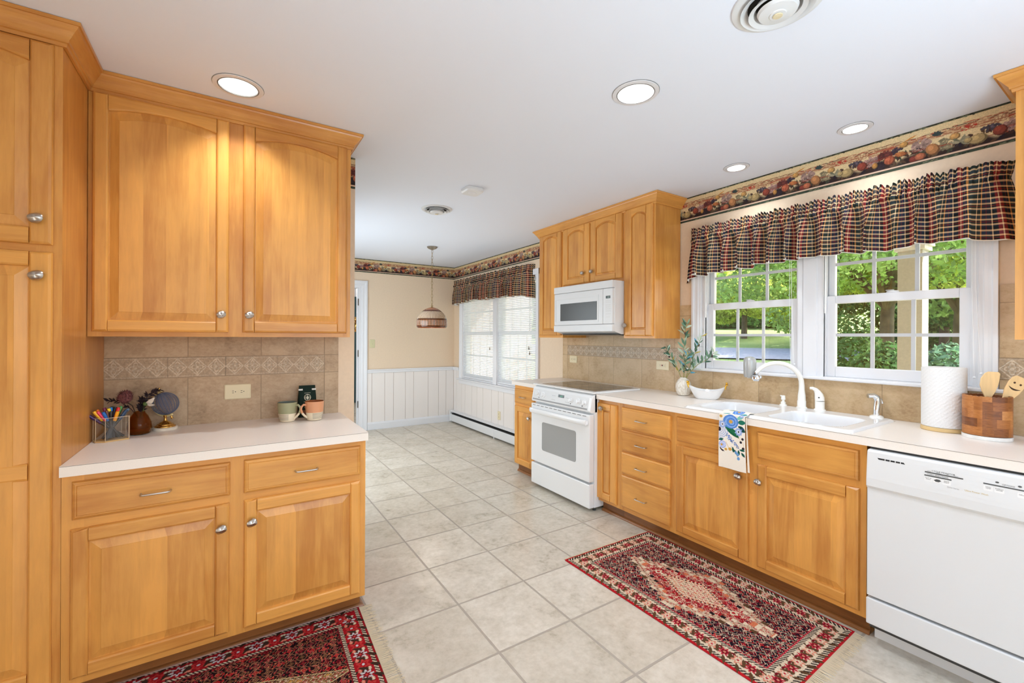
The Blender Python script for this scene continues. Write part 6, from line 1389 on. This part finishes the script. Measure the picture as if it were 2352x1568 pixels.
def shrub(label, a, r, blobs, mat, n, size, seed, name='shrub'):
    x, y = polar(a, r); g = ground_z(x, y); t = root(name, (x, y, g-.05), label, 'shrub', 'trees and shrubs outside the windows'); mb = MB(); leaf_cloud(mb, [(x+bx, y+by, g+bz, rx, ry, rz) for bx, by, bz, rx, ry, rz in blobs], n, size, seed, .2); part('foliage', mb, mat, t)
    mb = MB(); mb.tube([(x, y, g-.05), (x, y, g+.6)], .05, 8); part('trunk', mb, BARK, t)
# far window: maple on the rise, hedge and house behind it
tree('bright yellow-green maple across the road in the far sink window', 60.8, 33, 3.9, 4.3, 2.3, LY, 26000, .11, 11, .16)
tree('grey-green tree against the sky at the right of the far window', 66.5, 58, 6.5, 9.5, 4.5, LB, 9000, .26, 12, .25)
tree('tall dark tree behind the maple at the left of the far window', 56.0, 62, 8.5, 12.0, 6.0, LD, 9000, .34, 13, .3)
tree('large green tree far behind the maple', 57.0, 74, 8.5, 11.5, 5.0, LG, 9000, .36, 14, .3)
tree('tall tree far beyond the dining window', 41, 40, 7, 6.5, 5.0, LG, 7000, .30, 15, .3); tree('green tree beyond the brick wing', 36, 52, 8, 8, 6, LY, 6000, .34, 16, .3)
for k, a in enumerate((53, 56, 59, 62, 65)):
    shrub('%s of the five dark hedge shrubs along the far lawn' % ('leftmost', 'second from the left', 'middle one', 'second from the right', 'rightmost')[k], a, 41, [(0, 0, .9, 1.9, 1.9, 1.1), (1.2, -1.2, .7, 1.3, 1.3, .9)], LD, 2200, .14, 30+k)
# house across the road
hx, hy = polar(64.6, 56); hg = ground_z(hx, hy); t = root('house', (hx, hy, hg), 'white gabled house with grey roof across the road', 'house')
HWH = plain('house_siding', (232, 234, 240), .7); HRF = plain('house_roof', (176, 180, 186), .8)
ux, uy = polar(64.6+90, 1); wx, wy = polar(64.6, 1)
def HP(a, b, z): return (hx+ux*a+wx*b, hy+uy*a+wy*b, hg+z)
mb = MB(); mb.loft([[HP(-2.6, b, -1), HP(5, b, -1), HP(5, b, 2.9), HP(1.2, b, 4.6), HP(-2.6, b, 2.9)] for b in (0, 8)]); part('wall', mb, HWH, t)
mb = MB()
for a0_, a1_ in ((-3.1, 1.2), (5.5, 1.2)): z0_ = 2.9-.5*.447; mb.loft([[HP(a0_, b, z0_), HP(a1_, b, 4.62), HP(a1_, b, 4.85), HP(a0_, b, z0_+.2)] for b in (-.5, 8)])
part('roof', mb, HRF, t)
bx_, by_ = polar(64.1, 46); bg = ground_z(bx_, by_); t = root('recycling_bin', (bx_, by_, bg), 'blue wheeled bin on the far lawn by the white house', 'bin')
mb = MB(); mb.loft([[(bx_+u*k, by_+v*k, bg+z) for u, v in rrect(-.34, .34, -.34, .34, .06)] for k, z in ((.8, .0), (1, 1.15))]); part('body', mb, plain('blue_bin_plastic', (30, 110, 190), .4), t)
mb = MB(); mb.loft([[(bx_+u*k, by_+v*k, bg+z) for u, v in rrect(-.37, .37, -.37, .37, .06)] for k, z in ((1, 1.14), (1, 1.2), (.8, 1.3))]); part('lid', mb, plain('blue_bin_lid', (24, 92, 166), .4), t)
# near window: tree with dark trunk, clipped evergreen, ivy-clad stump, leafy screen
tree('spreading green tree with dark trunk in the near sink window', 73.4, 13.5, 4.6, 3.9, 2.3, LG, 38000, .065, 21, .13, limbs=8)
tree('light green tree at the right of the near sink window', 78.6, 16, 3.0, 3.6, 1.9, LY, 20000, .07, 22, .16)
tree('dense dark green tree closing the view in the near window', 77.5, 27, 5.2, 4.6, 4.4, LD, 26000, .12, 23, .15)
tree('mid green tree far right outside the near window', 81.5, 24, 5.5, 4.2, 4.0, LG, 14000, .12, 24, .25); tree('dark evergreen tree beyond the porch column', 76.5, 31, 6.5, 4.6, 4.6, LG, 18000, .14, 25, .3)
shrub('tall rounded evergreen at the left of the near sink window', 70.3, 10.5, [(0, 0, .95, .62, .62, 1.15), (0, 0, .4, .70, .70, .75)], LD, 9000, .045, 41)
shrub('ivy-covered tree stump in the middle of the near sink window', 73.6, 9.0, [(0, 0, .75, .34, .34, .95), (.05, 0, 1.30, .52, .52, .26), (0, 0, .2, .5, .5, .5)], LD, 8000, .042, 42)
shrub('pale leafy bush below the near sink window at left', 71.8, 8.0, [(0, 0, .3, .55, .55, .55), (.3, -.3, .2, .5, .5, .5)], LB, 5000, .05, 43)
shrub('leafy bush low beside the porch column', 75.0, 10.0, [(0, 0, .5, .9, .9, .65), (.5, -.6, .4, .7, .7, .55)], LG, 6000, .06, 44)
shrub('blue-green bush at the right beyond the porch column', 78.0, 9.0, [(0, 0, .8, .5, .5, .9), (.3, -.4, .6, .5, .5, .8)], LB, 6000, .055, 45)
